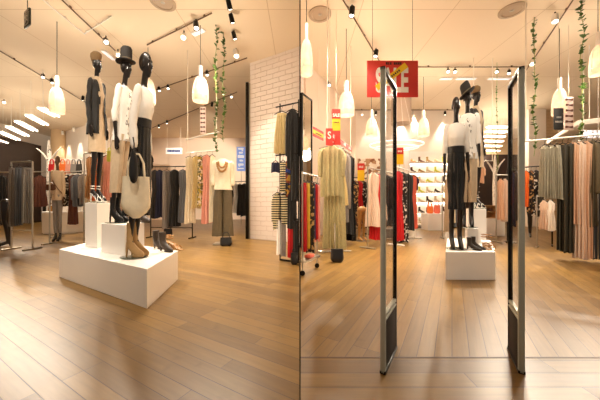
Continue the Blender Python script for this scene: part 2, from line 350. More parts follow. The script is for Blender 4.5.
def cloth(rr, folds=9, amp=.05, n=44, ph=0, amp0=.0, hem=0, bm=None, bf=1):
    """rr: (z, cx, cy, hx, hy) from top to hem; folds deepen towards the hem"""
    bm = bm or NB(); k = len(rr); out = []
    zt, zb = rr[0][0], rr[-1][0]
    for i in range(k-1):
        steps = 3
        for q in range(steps+(1 if i == k-2 else 0)):
            t = q/steps; z, cx, cy, a, b = [rr[i][j]*(1-t)+rr[i+1][j]*t for j in range(5)]
            g = (zt-z)/(zt-zb)
            ring = []
            for j in range(n):
                th = 2*PI*j/n
                w_ = math.sin(folds*th+ph+.8*math.sin(3*th+ph)+.7*g); f = 1+(amp0+amp*g)*w_; f2 = 1+(amp0+amp*g)*bf*w_
                ring.append(Vector((cx+a*f*math.cos(th), cy+b*f2*math.sin(th), z+(hem*math.sin(2*th+ph) if g > .98 else 0))))
            out.append(ring)
    # hem turns inward so the cloth has an inside
    last = out[-1]; c = sum(last, Vector())/len(last)
    out.append([c+(p-c)*.9+Vector((0, 0, .012)) for p in last])
    return rings(bm, out)
def sleeves(bm, arms=ARM, r0=.062, r1=.05, upto=1.0, wob=.006):
    for s in (-1, 1):
        sh, el, wr = [Vector(p) for p in arms[s]]
        pts = []; rad = []
        for i in range(9):
            t = i/8*upto*2
            p = sh.lerp(el, t) if t <= 1 else el.lerp(wr, t-1)
            pts.append(p); rad.append(r0+(r1-r0)*t/2+wob*math.sin(i*2.3))
        tube(bm, pts, rad, 14, True)
    return bm
def boot_bm(s, shaft=.2, heel=.0, slim=1.0):
    """high heeled ankle boot around a mannequin foot"""
    bm = NB(); x = .074*s
    prof = [((x, .045, .14+shaft), .047*slim), ((x, .042, .14+shaft*.5), .044*slim), ((x, .042, .15), .042), ((x, .02, .105), .044), ((x, -.04, .062), .043), ((x, -.095, .034), .041), ((x, -.15, .024), .03), ((x, -.185, .018), .014)]
    tube(bm, [p for p, r in prof], [r for p, r in prof], 14)
    tube(bm, [(x, .06, .13), (x, .072, .05), (x, .072, 0)], [.026, .017, .011], 10)
    sole = []
    rings(bm, [[Vector((x+.036*math.cos(a), -.1+.085*math.sin(a), z)) for a in [2*PI*j/16 for j in range(16)]] for z in (0, .014)])
    for v in bm.verts: v.co.z = max(v.co.z, 0)
    return bm
BODY_CACHE = {}
def body_mesh(lx, ly):
    k = (round(lx, 3), round(ly, 3))
    if k not in BODY_CACHE: BODY_CACHE[k] = lean_bm(body_bm(), lx, ly)
    return BODY_CACHE[k].copy()
def mannequin(label, loc, rz, scale, pieces, lean=(0, 0), base=True, bodymat='blackbody', cat='mannequin', group=None, slim=.66, sxf=1.0):
    t = thing('mannequin', label, cat, loc, rz, group); t.scale = (scale*slim*sxf, scale*slim*1.05, scale)
    obj('body', body_mesh(*lean), M[bodymat], t, (0, 0, .012 if base else 0))
    hat = None
    for nm, bm, m in pieces:
        if nm == 'hat_band': obj(nm, lean_bm(bm, *lean), M[m], hat); continue
        q = obj(nm, lean_bm(bm, *lean), M[m], t, (0, 0, .012 if base else 0))
        if nm == 'hat': hat = q
    if base: obj('base_plate', LT([(.17, 0), (.19, .004), (.19, .008), (.17, .0115)], 36), M['gloss'], t)
    return t
def jacket_pieces():
    bm = cloth([(1.49, 0, .005, .075, .06), (1.46, 0, .005, .16, .075), (1.42, 0, 0, .185, .1), (1.3, 0, -.01, .175, .13), (1.12, 0, 0, .16, .125), (.95, 0, .01, .195, .15), (.82, 0, .015, .2, .16)], 11, .07, ph=1)
    # open the front
    for f in [f for f in bm.faces if f.calc_center_median().y < -.05 and abs(f.calc_center_median().x) < .045+.05*max(0, 1.45-f.calc_center_median().z)]: bm.faces.remove(f)
    sleeves(bm, r0=.058, r1=.042, upto=.97)
    dress = cloth([(1.46, 0, .0, .10, .06), (1.38, 0, -.005, .165, .105), (1.3, 0, -.02, .155, .125), (1.1, 0, -.005, .132, .1), (.95, 0, 0, .172, .128), (.7, 0, 0, .175, .14), (.6, 0, 0, .18, .145)], 7, .04)
    cap = LT([(.078, 0), (.088, .02), (.1, .05), (.095, .085), (.06, .11), (.01, .118)], 24, (0, .02, 1.725))
    for v in cap.verts: v.co.y = .02+(v.co.y-.02)*1.18
    scarf = cloth([(1.53, 0, .0, .055, .055), (1.5, 0, 0, .07, .065), (1.42, 0, -.075, .05, .04), (1.25, .0, -.118, .028, .022)], 5, .1)
    return [('dress', dress, 'beige'), ('jacket', bm, 'blackfab'), ('cap', cap, 'capfelt'), ('scarf', scarf, 'beige'), ('shoe', sandal_bm(-1), 'whitefab'), ('shoe', sandal_bm(1), 'whitefab')]
def sandal_bm(s):
    bm = NB(); x = .074*s
    rr = []
    for y, w, z in ((.08, .026, .105), (.04, .03, .1), (-.03, .028, .06), (-.09, .038, .02), (-.14, .034, .008), (-.175, .014, .006)):
        rr.append([Vector((x-w, y, z)), Vector((x+w, y, z)), Vector((x+w, y, z-.012 if z > .02 else 0)), Vector((x-w, y, z-.012 if z > .02 else 0))])
    rings(bm, rr)
    tube(bm, [(x, .07, .1), (x, .078, .0)], [.018, .009], 8)
    for c, r, tilt in (((x, -.115, .025), .04, 1.2), ((x, -.06, .05), .042, .9), ((x, .035, .16), .037, .1), ((x, .035, .19), .037, 0)):
        c = Vector(c); q = Matrix.Rotation(tilt, 3, 'X')
        tube(bm, [c+q @ Vector((r*math.cos(2*PI*j/14), r*math.sin(2*PI*j/14), 0)) for j in range(15)], .006, 6)
    return bm
def hat_bm(tilt=0):
    bm = LT([(.085, .0), (.15, .004), (.156, .012), (.154, .018), (.098, .022), (.097, .06), (.09, .15), (.072, .172), (.03, .162), (.005, .155)], 32, (0, 0, 0))
    for v in bm.verts:
        v.co.y *= 1.12; v.co.z += .25*v.co.x**2*4*.5
    bm.transform(Matrix.Translation((0, .012, 1.742)) @ Matrix.Rotation(tilt, 4, 'Y'))
    return bm
def hatband_bm(tilt=0):
    bm = LT([(.0995, .022), (.1, .024), (.099, .046), (.0985, .048)], 32)
    for v in bm.verts: v.co.y *= 1.12
    bm.transform(Matrix.Translation((0, .012, 1.742)) @ Matrix.Rotation(tilt, 4, 'Y'))
    return bm
def tunic_pieces(tilt=0):
    bm = cloth([(1.485, 0, .005, .07, .058), (1.46, 0, .005, .15, .072), (1.42, 0, 0, .178, .1), (1.36, 0, -.012, .168, .122), (1.3, 0, -.015, .165, .132), (1.1, 0, 0, .145, .115), (.95, 0, 0, .18, .14), (.88, 0, 0, .185, .15)], 9, .05, ph=.5)
    sleeves(bm, r0=.056, r1=.05, upto=.62)
    panel = cloth([(1.45, 0, -.055, .03, .02), (1.38, 0, -.1, .055, .03), (1.3, 0, -.138, .07, .03), (1.1, 0, -.105, .075, .03), (.95, 0, -.128, .085, .03), (.9, 0, -.14, .09, .03)], 5, .05)
    tr = NB()
    for s in (-1, 1):
        cloth([(.95, .075*s, 0, .09, .125), (.8, .085*s, 0, .095, .115), (.5, .085*s, 0, .09, .1), (.32, .085*s, .01, .075, .085)], 7, .07, ph=s, bm=tr)
    return [('trousers', tr, 'beige'), ('tunic', bm, 'whitefab'), ('printed_front', panel, 'pattunic'), ('hat', hat_bm(tilt), 'hatfelt'), ('hat_band', hatband_bm(tilt), 'taupe'), ('shoe', boot_bm(-1, .13), 'leatherblack'), ('shoe', boot_bm(1, .13), 'leatherblack')]
def skirt_pieces(hem=.52, boots='boottan', tee=False, fl=1.0):
    top = cloth([(1.485, 0, .005, .07, .058), (1.46, 0, .005, .15, .072), (1.42, 0, 0, .175, .098), (1.36, 0, -.012, .165, .122), (1.3, 0, -.014, .16, .13), (1.2, 0, 0, .135, .108), (1.13, 0, 0, .125, .095)], 8, .03, ph=2)
    sleeves(top, r0=.058, r1=.05, upto=.5 if tee else .9)
    sk = cloth([(1.18, 0, 0, .144, .115), (1.06, 0, 0, .155, .118), (.94, 0, 0, .172*(1+fl)/2, .132), (.75, 0, 0, .185*fl, .15*fl), (hem, 0, 0, .2*fl, .17*fl)], 13, .1, n=78, ph=.3, amp0=.02)
    wb = cloth([(1.205, 0, 0, .150, .122), (1.16, 0, 0, .15, .122), (1.13, 0, 0, .15, .122)], 1, 0)
    return [('blouse', top, 'whitefab'), ('skirt', sk, 'blacksatin'), ('waistband', wb, 'leatherblack'), ('shoe', boot_bm(-1, .16), boots), ('shoe', boot_bm(1, .16), boots)]

# ------------------------------------------------------------------ left half: display plinth and mannequins
P0 = FL(147, 309); P1 = FL(59, 277); P2 = FL(178, 279.5); P3 = P1+P2-P0
PH = .32
def plinth(label, pts, z0, z1, nm='display_plinth', m='white'):
    c = sum((Vector((p[0], p[1], 0)) for p in pts), Vector())/len(pts)
    o = obj(nm, prism([(p[0]-c.x, p[1]-c.y) for p in pts], 0, z1-z0, .004), M[m], None, (c.x, c.y, z0), smooth=False)
    return tag(o, label, 'plinth')
plinth('large low white plinth on the floor under three mannequins, left half', [P0, P2, P3, P1], 0, PH)
def quad(px, py, z, la, lb):
    Y = (EYE-z)*F/(py-HOR); c = Vector(((px-300)/F*Y, Y, 0))
    return [c, c+DB*lb, c+DB*lb+DA*la, c+DA*la]
plinth('tall white box at the back of the large plinth, under the black jacket mannequin', quad(97, 248.5, PH, .30, .42), PH, .853, 'display_box')
plinth('medium white box on the large plinth under the felt hat mannequin', quad(125, 256.5, PH, .47, .36), PH, .63, 'display_box')
mannequin('mannequin in open black jacket and tan cap on a tall white box, left half', (-2.64, 3.38, .853), R(80), 1.06, jacket_pieces(), (0, 0), slim=.57, sxf=.84)
mannequin('mannequin in felt hat and long white tunic on the medium white box, left half', (-2.02, 2.86, .63), R(86), 1.0, tunic_pieces(), (0, -.11), slim=.57, sxf=.84)
mannequin('bald mannequin in white blouse and long black skirt at the plinth front, left half', (-1.615, 2.53, PH), R(88), 1.1, skirt_pieces(.36), (0, -.105), slim=.57, sxf=.84)
# handbags -----------------------------------------------------------------
def handbag(label, loc, w, h, d, m, rz=0, strap=.12, nm='handbag', group=None, round_=.35, flap=None):
    t = thing(nm, label, 'bag', loc, rz, group)
    bm = NB(); rr = []
    for i in range(9):
        g = i/8; z = g*h
        k = (1-round_*(1-min(1, g*3))**2)*(1-.12*g); dd = d*(1-.65*g)*(.75+.25*min(1, g*4))
        rr.append([Vector((math.copysign(abs(math.cos(a))**.55, math.cos(a))*w/2*k, math.copysign(abs(math.sin(a))**.7, math.sin(a))*dd/2, z)) for a in [2*PI*j/24 for j in range(24)]])
    rings(bm, rr); obj('body', bm, M[m], t)
    if strap:
        s = NB()
        for sd in (-1, 1):
            y = sd*d*.12
            tube(s, [(-w*.28, y, h*.9), (-w*.24, y, h+strap*.6), (-w*.1, y, h+strap), (w*.1, y, h+strap), (w*.24, y, h+strap*.6), (w*.28, y, h*.9)], min(.008, w*.04), 6)
        obj('handle', s, M[m], t)
    if flap: obj('flap', B((0, -d*.3, h*.72), (w*.7, d*.2, h*.45), .004), M[flap], t)
    return t
handbag('large cream tote bag hanging in front of the black skirt mannequin, left half', (-1.455, 2.31, .715), .235, .37, .11, 'cream', R(22), .2, round_=.8)
pt = thing('pouch', 'small teardrop black leather pouch hanging above the cream tote', 'bag', (-1.44, 2.25, 1.02), R(25))
bm = NB(); rings(bm, [oval((0, 0, z), a, b, 14) for z, a, b in ((0, .008, .006), (.02, .024, .014), (.07, .034, .02), (.14, .034, .018), (.22, .026, .014), (.28, .012, .01))]); obj('body', bm, M['leatherblack'], pt)
obj('strap', T([(0, 0, .27), (.004, 0, .34), (-.004, .0, .40)], .006, 6), M['leatherblack'], pt)
# loose shoes ---------------------------------------------------------------
def shoe(label, loc, rz, m, kind='boot', s=1.0, group=None, cat='shoe'):
    t = thing('ankle_boot' if kind == 'boot' else 'heeled_sandal' if kind == 'sandal' else 'pump', label, cat, loc, rz, group); t.scale = (s,)*3
    bm = boot_bm(0, .12) if kind == 'boot' else sandal_bm(0)
    if kind == 'pump':
        bm.free(); bm = boot_bm(0, .01)
    obj('upper', bm, M[m], t)
    return t
shoe('dark suede heeled boot on the plinth right end, the farther of a pair', (-1.66, 3.03, PH), R(60), 'bootdark', s=.8)
shoe('dark suede heeled boot on the plinth right end, the nearer of a pair', (-1.495, 2.86, PH), R(60), 'bootdark', s=.8)
shoe('strappy tan sandal beside the dark boots on the plinth, farther of two', (-1.53, 3.06, PH), R(75), 'leathertan', 'sandal', .8)
shoe('strappy tan sandal beside the dark boots on the plinth, nearer of two', (-1.46, 2.98, PH), R(75), 'leathertan', 'sandal', .8)
shoe('dark heeled pump on the right end of the medium white box', (-1.82, 2.98, .63), R(60), 'bootdark', 'pump', .9)

# ------------------------------------------------------------------ garments and rails
def hanger_bm(w):
    bm = NB()
    tube(bm, [(0, 0, -.07), (0, 0, -.03), (.012, 0, -.006), (.012, 0, .008), (0, 0, .016), (-.012, 0, .006)], .0025, 6)
    tube(bm, [(-w*.48, 0, -.118), (-w*.2, 0, -.085), (0, 0, -.068), (w*.2, 0, -.085), (w*.48, 0, -.118)], .006, 6)
    return bm
NAME = {'top': ('blouse', 'top'), 'dress': ('dress', 'dress'), 'trousers': ('trousers', 'trousers'), 'skirt': ('skirt', 'skirt'), 'jacket': ('jacket', 'jacket'), 'fold': ('folded_trousers', 'trousers'), 'scarf': ('scarf', 'scarf'), 'knit': ('jumper', 'jumper')}
def garment(label, hook, ang, kind, w, L, d, m, group=None, seed=0):
    nm, cat = NAME[kind]
    t = thing(nm, label, cat, hook, ang, group); h = w/2; ph = seed*1.7
    obj('hanger', hanger_bm(min(w, .44)), M['blackmetal'], t)
    z = -.075
    if kind in ('top', 'dress', 'jacket', 'knit'):
        hemw = {'top': 1.0, 'dress': 1.12, 'jacket': 1.0, 'knit': .95}[kind]; wst = {'top': .86, 'dress': .74, 'jacket': .84, 'knit': .9}[kind]
        sl = kind in ('top', 'jacket', 'knit'); bw = .78 if sl else 1
        rr = [(z, 0, 0, h*.22, d*.5), (z-.02, 0, 0, h*.45, d*.6), (z-.055, 0, 0, h*.92*bw, d*.75), (z-.16, 0, 0, h*.96*bw, d), (-.45*L, 0, 0, h*wst*bw*(1.1 if sl else 1), d), (-.75*L, 0, 0, h*bw*(wst+hemw)/2*1.1, d*1.05), (-L, 0, 0, h*hemw*bw, d*1.15)]
        rr = [r for i, r in enumerate(rr) if i < 4 or r[0] < rr[3][0]]
        bm = cloth(rr, 11, .1, 64, ph, .03, .012, bf=4.5)
        if sl:
            for s in (-1, 1):
                k = .8 if kind != 'top' else .62
                tube(bm, [(s*h*.66, 0, z-.06), (s*h*.84, 0, z-.12), (s*h*.9, .0, -L*k*.6), (s*h*.88, -.01, -L*k)], [d*.7, d*.9, d*.85, d*.75], 10, True)
        bd = obj('body', bm, M[m], t)
        c = NB(); tube(c, [(h*.24*math.cos(2*PI*j/16), d*.55*math.sin(2*PI*j/16), z+.004-.018*(math.sin(2*PI*j/16) < 0)) for j in range(17)], .006, 6)
        obj('collar', c, M[m], bd)
        if kind == 'jacket':
            obj('button_placket', T([(0, -d*.98, z-.1), (0, -d*1.12, -.5*L), (0, -d*1.2, -L*.97)], .006, 6), M['blackmetal'], bd)
    elif kind in ('trousers',):
        bm = NB(); z = -.1
        for s in (-1, 1):
            cloth([(z-.03, s*h*.45, 0, h*.5, d*.7), (z-.2, s*h*.46, 0, h*.5, d), (-.5*L, s*h*.5, 0, h*.44, d), (-L, s*h*.52, 0, h*.46, d*1.1)], 5, .1, 32, ph+s, .04, .008, bm, 4)
        obj('body', bm, M[m], t); obj('waistband', cloth([(z, 0, 0, h*.9, d*.75), (z-.04, 0, 0, h*.96, d*.8)], 1, 0, 24), M[m], t)
    elif kind in ('skirt',):
        z = -.1
        obj('body', cloth([(z-.03, 0, 0, h*.62, d*.8), (z-.18, 0, 0, h*.78, d), (-.6*L, 0, 0, h*.92, d*1.05), (-L, 0, 0, h, d*1.15)], 15, .07, 90, ph, .05, .01, bf=5), M[m], t)
        obj('waistband', cloth([(z, 0, 0, h*.6, d*.8), (z-.04, 0, 0, h*.64, d*.85)], 1, 0, 24), M[m], t)
    else:
        z = -.1
        obj('body', cloth([(z, 0, 0, h*.92, d*.6), (z-.05, 0, 0, h*.98, d*.9), (-.6*L, 0, 0, h*.97, d), (-L, 0, 0, h, d*1.1)], 7, .1, 44, ph, .05, .008, bf=3.5), M[m], t)
        obj('crease', T([(h*.2, -d*.95, z-.04), (h*.22, -d*1.08, -.6*L), (h*.2, -d*1.2, -L*.98)], .005, 5), M[m], t)
    return t
CNT = [0]
def on_rail(A, Bq, z, u, items, group, d=.035):
    """A, Bq: rail ends as (px, Y); u: direction of the garments' width; items: (px, kind, width px, hem row, material, label)"""
    a = AT(A[0], A[1], z); b = AT(Bq[0], Bq[1], z); u = unit(*u); ang = math.atan2(u.y, u.x)
    if -PI/2 > ang or ang > PI/2: ang += PI
    for it in items:
        px, kind, wp, yb, m, lab = it[:6]; dz = it[6] if len(it) > 6 else 0
        k = (px-300)/F; den = (b.x-a.x)-k*(b.y-a.y)
        t = (k*a.y-a.x)/den if abs(den) > 1e-6 else .5
        t = max(-.02, min(1.02, t)); p = a.lerp(b, t); Y = p.y
        fac = abs(u.x-u.y*p.x/Y); w = wp*Y/F/max(fac, .3)
        zb = EYE-(yb-HOR)/F*Y; L = max(.25, p.z-zb); CNT[0] += 1
        zb = max(zb, .02); L = p.z-zb
        garment(lab, p+Vector((0, 0, -.006-dz)), ang, kind, w, L-dz, d, M[m], group, CNT[0]) if False else garment(lab, p+Vector((0, 0, -.006-dz)), ang, kind, w, L-dz, d, m, group, CNT[0])
def rail_rack(label, A, Bq, z, m='blackmetal', feet=True, lower=None, hang=None, low=None, ext=.06):
    a = AT(A[0], A[1], z); b = AT(Bq[0], Bq[1], z); dv = (b-a).normalized(); a = a-dv*ext; b = b+dv*ext
    c = (a+b)/2; t = thing('clothes_rail' if hang else 'clothes_rack', label, 'rack', (c.x, c.y, z if hang else 0))
    o = Vector((c.x, c.y, z if hang else 0)); a -= o; b -= o
    obj('rail', T([a, b], .013, 10), M[m], t)
    if hang:
        for e in (a.lerp(b, .06), a.lerp(b, .94)): obj('rope', T([e, e+Vector((0, 0, CEIL-z))], .008, 6), M['rope'], t)
    else:
        nrm = Vector((-dv.y, dv.x, 0))
        for e in (a, b):
            f = Vector((e.x, e.y, 0))
            obj('post', T([f+Vector((0, 0, .02)), e], .013, 10), M[m], t)
            fm = NB(); tube(fm, [f-nrm*.16+Vector((0, 0, .016)), f+nrm*.16+Vector((0, 0, .016))], .015, 8); obj('foot', fm, M[m], t)
        if low: obj('crossbar', T([Vector((a.x, a.y, low)), Vector((b.x, b.y, low))], .01, 8), M[m], t)
    return t
# far left trousers rack
ra, rb, rz_ = (3, 4.75), (43, 4.72), 1.6
rail_rack('steel rack of grey trousers at the far left edge of the photo', (13, 4.75), (31, 4.73), rz_, 'steel', low=.35, ext=.03)
on_rail(ra, rb, rz_, (.8, .6), [
 (12, 'trousers', 7, 226, 'greyfab', 'pale grey wide trousers, leftmost grey pair on the far left rack'),
 (18.6, 'trousers', 8, 225, 'bluegrey', 'blue grey trousers in the middle of the far left rack'),
 (27, 'trousers', 11, 223, 'jean', 'stone grey trousers at the right end of the far left rack')], 'trousers on the far left rack', .035)
rail_rack('steel rack holding the brown top and black dress behind the grey trousers', (-6, 5.5), (47, 5.4), 1.5, 'steel')
on_rail((-6, 5.5), (47, 5.4), 1.5, (.5, .87), [
 (2, 'dress', 11, 211, 'blackfab', 'long black dress cut by the left edge of the photo'),
 (40, 'dress', 13, 206, 'brown', 'burgundy brown sleeveless top right of the grey trousers')], 'clothes on the rack behind the trousers')
# leg display
def leg_form(label, loc, rz, m='blackbody', pair=False, base=False, s=1.0, z0=0):
    t = thing('leg_form', label, 'mannequin', loc, rz); t.scale = (s,)*3
    bm = NB()
    for sx in ((-1, 1) if pair else (0,)):
        x = .08*sx
        tube(bm, [(x, 0, .86), (x, 0, .7), (x, -.01, .51), (x, .02, .38), (x, .03, .2), (x, .035, .1)], [.08, .074, .05, .05, .036, .03], 14, True)
        tube(bm, [(x, .04, .08), (x, -.03, .06), (x, -.1, .03), (x, -.16, .02)], [.034, .034, .033, .016], 10, True)
        tube(bm, [(x, .055, .08), (x, .06, 0)], [.02, .012], 8)
    if pair: ellipsoid(bm, (0, 0, .9), (.16, .11, .12))
    obj('body', remesh(bm, .01, 3), M[m], t, (0, 0, .02 if base else 0))
    if base: obj('base_plate', B((0, 0, .01), (.34, .34, .02), .003), M['steel'], t)
    return t
leg_form('dark mannequin leg standing below the black dress at the far left', (-5.75, 5.08, 0), R(-35))
# small mannequin in grey trousers
def casual_pieces():
    tr = NB()
    for s in (-1, 1):
        cloth([(.98, .07*s, 0, .095, .125), (.8, .083*s, 0, .092, .1), (.5, .08*s, 0, .062, .066), (.3, .078*s, .01, .06, .065), (.17, .075*s, .02, .052, .056)], 5, .05, ph=s, bm=tr)
    top = cloth([(1.49, 0, 0, .07, .06), (1.45, 0, 0, .165, .08), (1.36, 0, -.02, .168, .135), (1.3, 0, -.025, .165, .15), (1.1, 0, 0, .15, .12), (.95, 0, 0, .185, .14), (.86, 0, 0, .19, .145)], 8, .05)
    sleeves(top, r0=.064, r1=.052, upto=.9)
    strap = T([(-.17, -.02, 1.44), (-.06, -.165, 1.25), (.1, -.16, 1.1), (.2, -.08, 1.0)], .012, 6)
    return [('trousers', tr, 'greyfab'), ('top', top, 'beige'), ('strap', strap, 'leatherbrown'), ('shoe', boot_bm(-1, .02), 'leatherblack'), ('shoe', boot_bm(1, .02), 'leatherblack')]
mg = FL(57.5, 241); mannequin('brown mannequin in a beige top and slim grey trousers beside the round white counter', mg, R(15), 1.06, casual_pieces(), base=False, bodymat='wooddark', slim=.52)
handbag('brown leather bag held at the waist of the grey trousers mannequin', mg+Vector((.02, -.24, 1.12)), .3, .13, .06, 'leatherbrown', R(12), .05)
# birch tree display, both halves
def birch(label, loc, h, s, spread):
    t = thing('birch_display', label, 'display tree', loc)
    obj('trunk', T([(0, 0, 0), (.01, 0, h*.3), (-.008, 0, h*.6), (.006, 0, h*.85), (0, 0, h)], [.06*s, .058*s, .052*s, .045*s, .018*s], 14), M['birch'], t)
    for sd, hh in ((-1, .36), (1, .38)):
        obj('branch', T([(sd*.035*s, 0, h*.78), (sd*spread*.55, .01, h*.78+hh*.6), (sd*spread, 0, h*.78+hh)], [.024*s, .02*s, .014*s], 8), M['whitemetal'], t)
    return t
bp = AT(49, 8.05, 0); birch('white birch trunk with two forked branches behind the grey trousers mannequin', bp, 2.8, 1.2, .38)
obj_panel = B((0, 0, .85), (.34, .04, 1.7), .006); tag(obj('backdrop_panel', obj_panel, M['blackmetal'], None, AT(48.5, 8.35, 0)), 'narrow black panel standing behind the birch trunk', 'panel')
# round counter and goods
cc = FL(49, 234.5)+Vector((0, .46, 0))
ct = thing('round_counter', 'low round white counter on the floor behind the far left racks', 'counter', cc)
obj('body', LT([(.44, 0), (.44, .02), (.46, .03), (.46, .58)], 48), M['offwhite'], ct); obj('top', LT([(.465, .58), (.47, .585), (.47, .605), (.46, .61)], 48), M['white'], ct)
handbag('tan handbag on the left of the round white counter', cc+Vector((-.26, -.1, .61)), .2, .16, .1, 'leathertan', .2, .07)
handbag('pale beige handbag in the middle of the round white counter', cc+Vector((-.05, -.18, .61)), .22, .2, .1, 'leatherbeige', -.1, .09)
handbag('small white handbag on the right of the round white counter', cc+Vector((.17, -.16, .61)), .15, .13, .08, 'whitefab', .1, .06)
# accessories wall
acc = thing('peg_rail', 'white peg rail of bright bags against the white wall, left half', 'rail', AT(66, 7.7, 2.12))
obj('board', B((0, .02, 0), (.95, .03, .08), .004), M['white'], acc)
for i in range(6): obj('peg', T([(-.4+i*.16, .005, 0), (-.4+i*.16, -.06, .015)], .008, 6), M['steel'], acc)
obj('post', T([(-.44, .03, 0), (-.44, .03, -2.12)], .015, 8), M['whitemetal'], acc); obj('post', T([(.44, .03, 0), (.44, .03, -2.12)], .015, 8), M['whitemetal'], acc)
for i, (m, lab, w) in enumerate((('red', 'bright red bag, leftmost on the peg rail', .17), ('cream', 'cream bag between red and orange bags on the peg rail', .15), ('orange', 'large bright orange bag on the peg rail', .2), ('pink', 'pink bag right of the orange bag on the peg rail', .14), ('greyfab', 'grey bag right of the pink bag on the peg rail', .16), ('dgrey', 'charcoal bag at the right end of the peg rail', .15))):
    handbag(lab, AT(66, 7.65, 1.72)+Vector((-.4+i*.16, -.02, 0)), w*1.15, .27, .09, m, 0, .14, group='bags on the peg rail')
# rack behind mannequins
ra, rb = (59, 6.5), (93, 6.2)
rail_rack('steel rack of jackets in front of the white wall, left of the tall white box', ra, rb, 1.62, 'steel')
on_rail(ra, rb, 1.62, (.55, .83), [
 (62, 'top', 8, 196, 'pink', 'pink blouse at the left end of the jacket rack by the white wall'),
 (67.5, 'dress', 9, 206, 'patmono', 'black and white printed top beside the pink blouse'),
 (73, 'dress', 9, 224, 'brown', 'long dark dress between the printed top and the grey jacket'),
 (78, 'jacket', 13, 206, 'bluegrey', 'blue grey denim jacket in the middle of the jacket rack'),
 (84, 'jacket', 11, 204, 'greyfab', 'grey jacket right of the denim jacket'),
 (89, 'dress', 9, 205, 'beige', 'beige dress at the right end of the jacket rack')], 'clothes on the jacket rack')
ra, rb = (86, 5.3), (113, 5.0)
rail_rack('steel rack of peach dresses behind the black jacket mannequin', ra, rb, 1.86, 'steel')
on_rail(ra, rb, 1.86, (.5, .87), [
 (90, 'dress', 8, 198, 'tan', 'tan dress behind the legs of the black jacket mannequin'),
 (96, 'dress', 8, 200, 'orange', 'burnt orange dress between the legs of the black jacket mannequin'),
 (102, 'dress', 8, 202, 'peach', 'pale peach dress right of the black jacket mannequin'),
 (107, 'dress', 8, 200, 'pink', 'salmon dress right of the pale peach dress')], 'dresses on the peach rack', .03)
handbag('lime yellow bag hanging at the right end of the peach dress rack', AT(109.5, 4.85, 1.62), .1, .2, .06, 'lime', 0, .06)
# right of the mannequins
ra, rb = (153, 6.4), (190, 6.3)
rail_rack('black rack of dark clothes just right of the black skirt mannequin', ra, rb, 1.74, low=.25)
on_rail(ra, rb, 1.74, (.5, .87), [
 (155, 'dress', 7, 218, 'dgrey', 'charcoal dress at the left end of the dark clothes rack'),
 (160, 'dress', 8, 217, 'navy', 'navy dress second from left on the dark clothes rack'),
 (167, 'trousers', 9, 228, 'greyfab', 'light grey trousers on the dark clothes rack'),
 (175, 'dress', 10, 226, 'blackfab', 'long black dress on the dark clothes rack'),
 (183, 'dress', 8, 222, 'bluegrey', 'blue grey dress at the right end of the dark clothes rack')], 'clothes on the dark rack')
handbag('black shopping bag on the floor under the light grey trousers', FL(168, 235.5), .22, .18, .14, 'leatherblack', .2, .08)
# ceiling hung rail
ra, rb = (188, 5.7), (216, 5.45)
rail_rack('white rail hung from the ceiling on ropes, left of the brick wall', ra, rb, 1.95, 'whitemetal', hang=True)
tb = obj('trapeze_bar', T([AT(186, 5.75, 2.25)-AT(186, 5.75, 2.25), AT(219, 5.45, 2.34)-AT(186, 5.75, 2.25)], .018, 8), M['whitemetal'], None, AT(186, 5.75, 2.25)); tag(tb, 'white bar hanging above the pink dress rail', 'bar')
on_rail(ra, rb, 1.95, (.5, .87), [
 (190, 'dress', 9, 223, 'cream', 'ivory long dress at the left end of the ceiling hung rail'),
 (196, 'dress', 7, 208, 'goldcream', 'short gold cream dress beside the ivory dress'),
 (201, 'scarf', 6, 206, 'patscarf', 'yellow printed scarf dress left of the pink dress'),
 (207, 'dress', 9, 223, 'pink', 'long dusty pink dress on the ceiling hung rail'),
 (212.5, 'skirt', 6, 222, 'cream', 'cream skirt between the pink dress and the taupe trousers')], 'clothes on the ceiling hung rail', .03)
# dressed bust
bf = FL(223, 244)
df = thing('dress_form', 'headless dress form in a cream blouse and wide taupe trousers by the brick wall', 'dress form', bf, R(8))
obj('base', B((0, 0, .012), (.36, .3, .024), .004), M['steel'], df)
obj('pole', T([(0, 0, .02), (0, 0, 1.0)], .014, 8), M['steel'], df)
tr = NB()
for s in (-1, 1): cloth([(1.12, .075*s, 0, .095, .11), (.95, .09*s, 0, .1, .115), (.6, .095*s, 0, .098, .105), (.17, .105*s, 0, .11, .115)], 6, .09, ph=s*2, bm=tr)
obj('trousers', tr, M['taupe'], df)
bl = cloth([(1.76, 0, 0, .06, .05), (1.72, 0, 0, .12, .07), (1.66, 0, 0, .165, .1), (1.5, 0, -.01, .165, .13), (1.3, 0, 0, .16, .12), (1.12, 0, 0, .19, .14)], 9, .05)
arms = {s: [(s*.16, 0, 1.67), (s*.19, .02, 1.4), (s*.19, -.03, 1.2)] for s in (-1, 1)}
sleeves(bl, arms, .06, .05, .9); obj('blouse', bl, M['cream'], df)
nk = NB()
for i in range(17):
    a = PI*(i/16); ellipsoid(nk, (.1*math.cos(a), -.115-.03*math.sin(a), 1.66-.17*math.sin(a)), (.022, .014, .022), seg=8)
    ellipsoid(nk, (.07*math.cos(a), -.11-.03*math.sin(a), 1.68-.11*math.sin(a)), (.018, .012, .018), seg=8)
obj('necklace', nk, M['leathertan'], df)
handbag('black round handbag beside the foot of the dress form', bf+Vector((.13, -.24, 0)), .24, .17, .12, 'leatherblack', .2, .1)
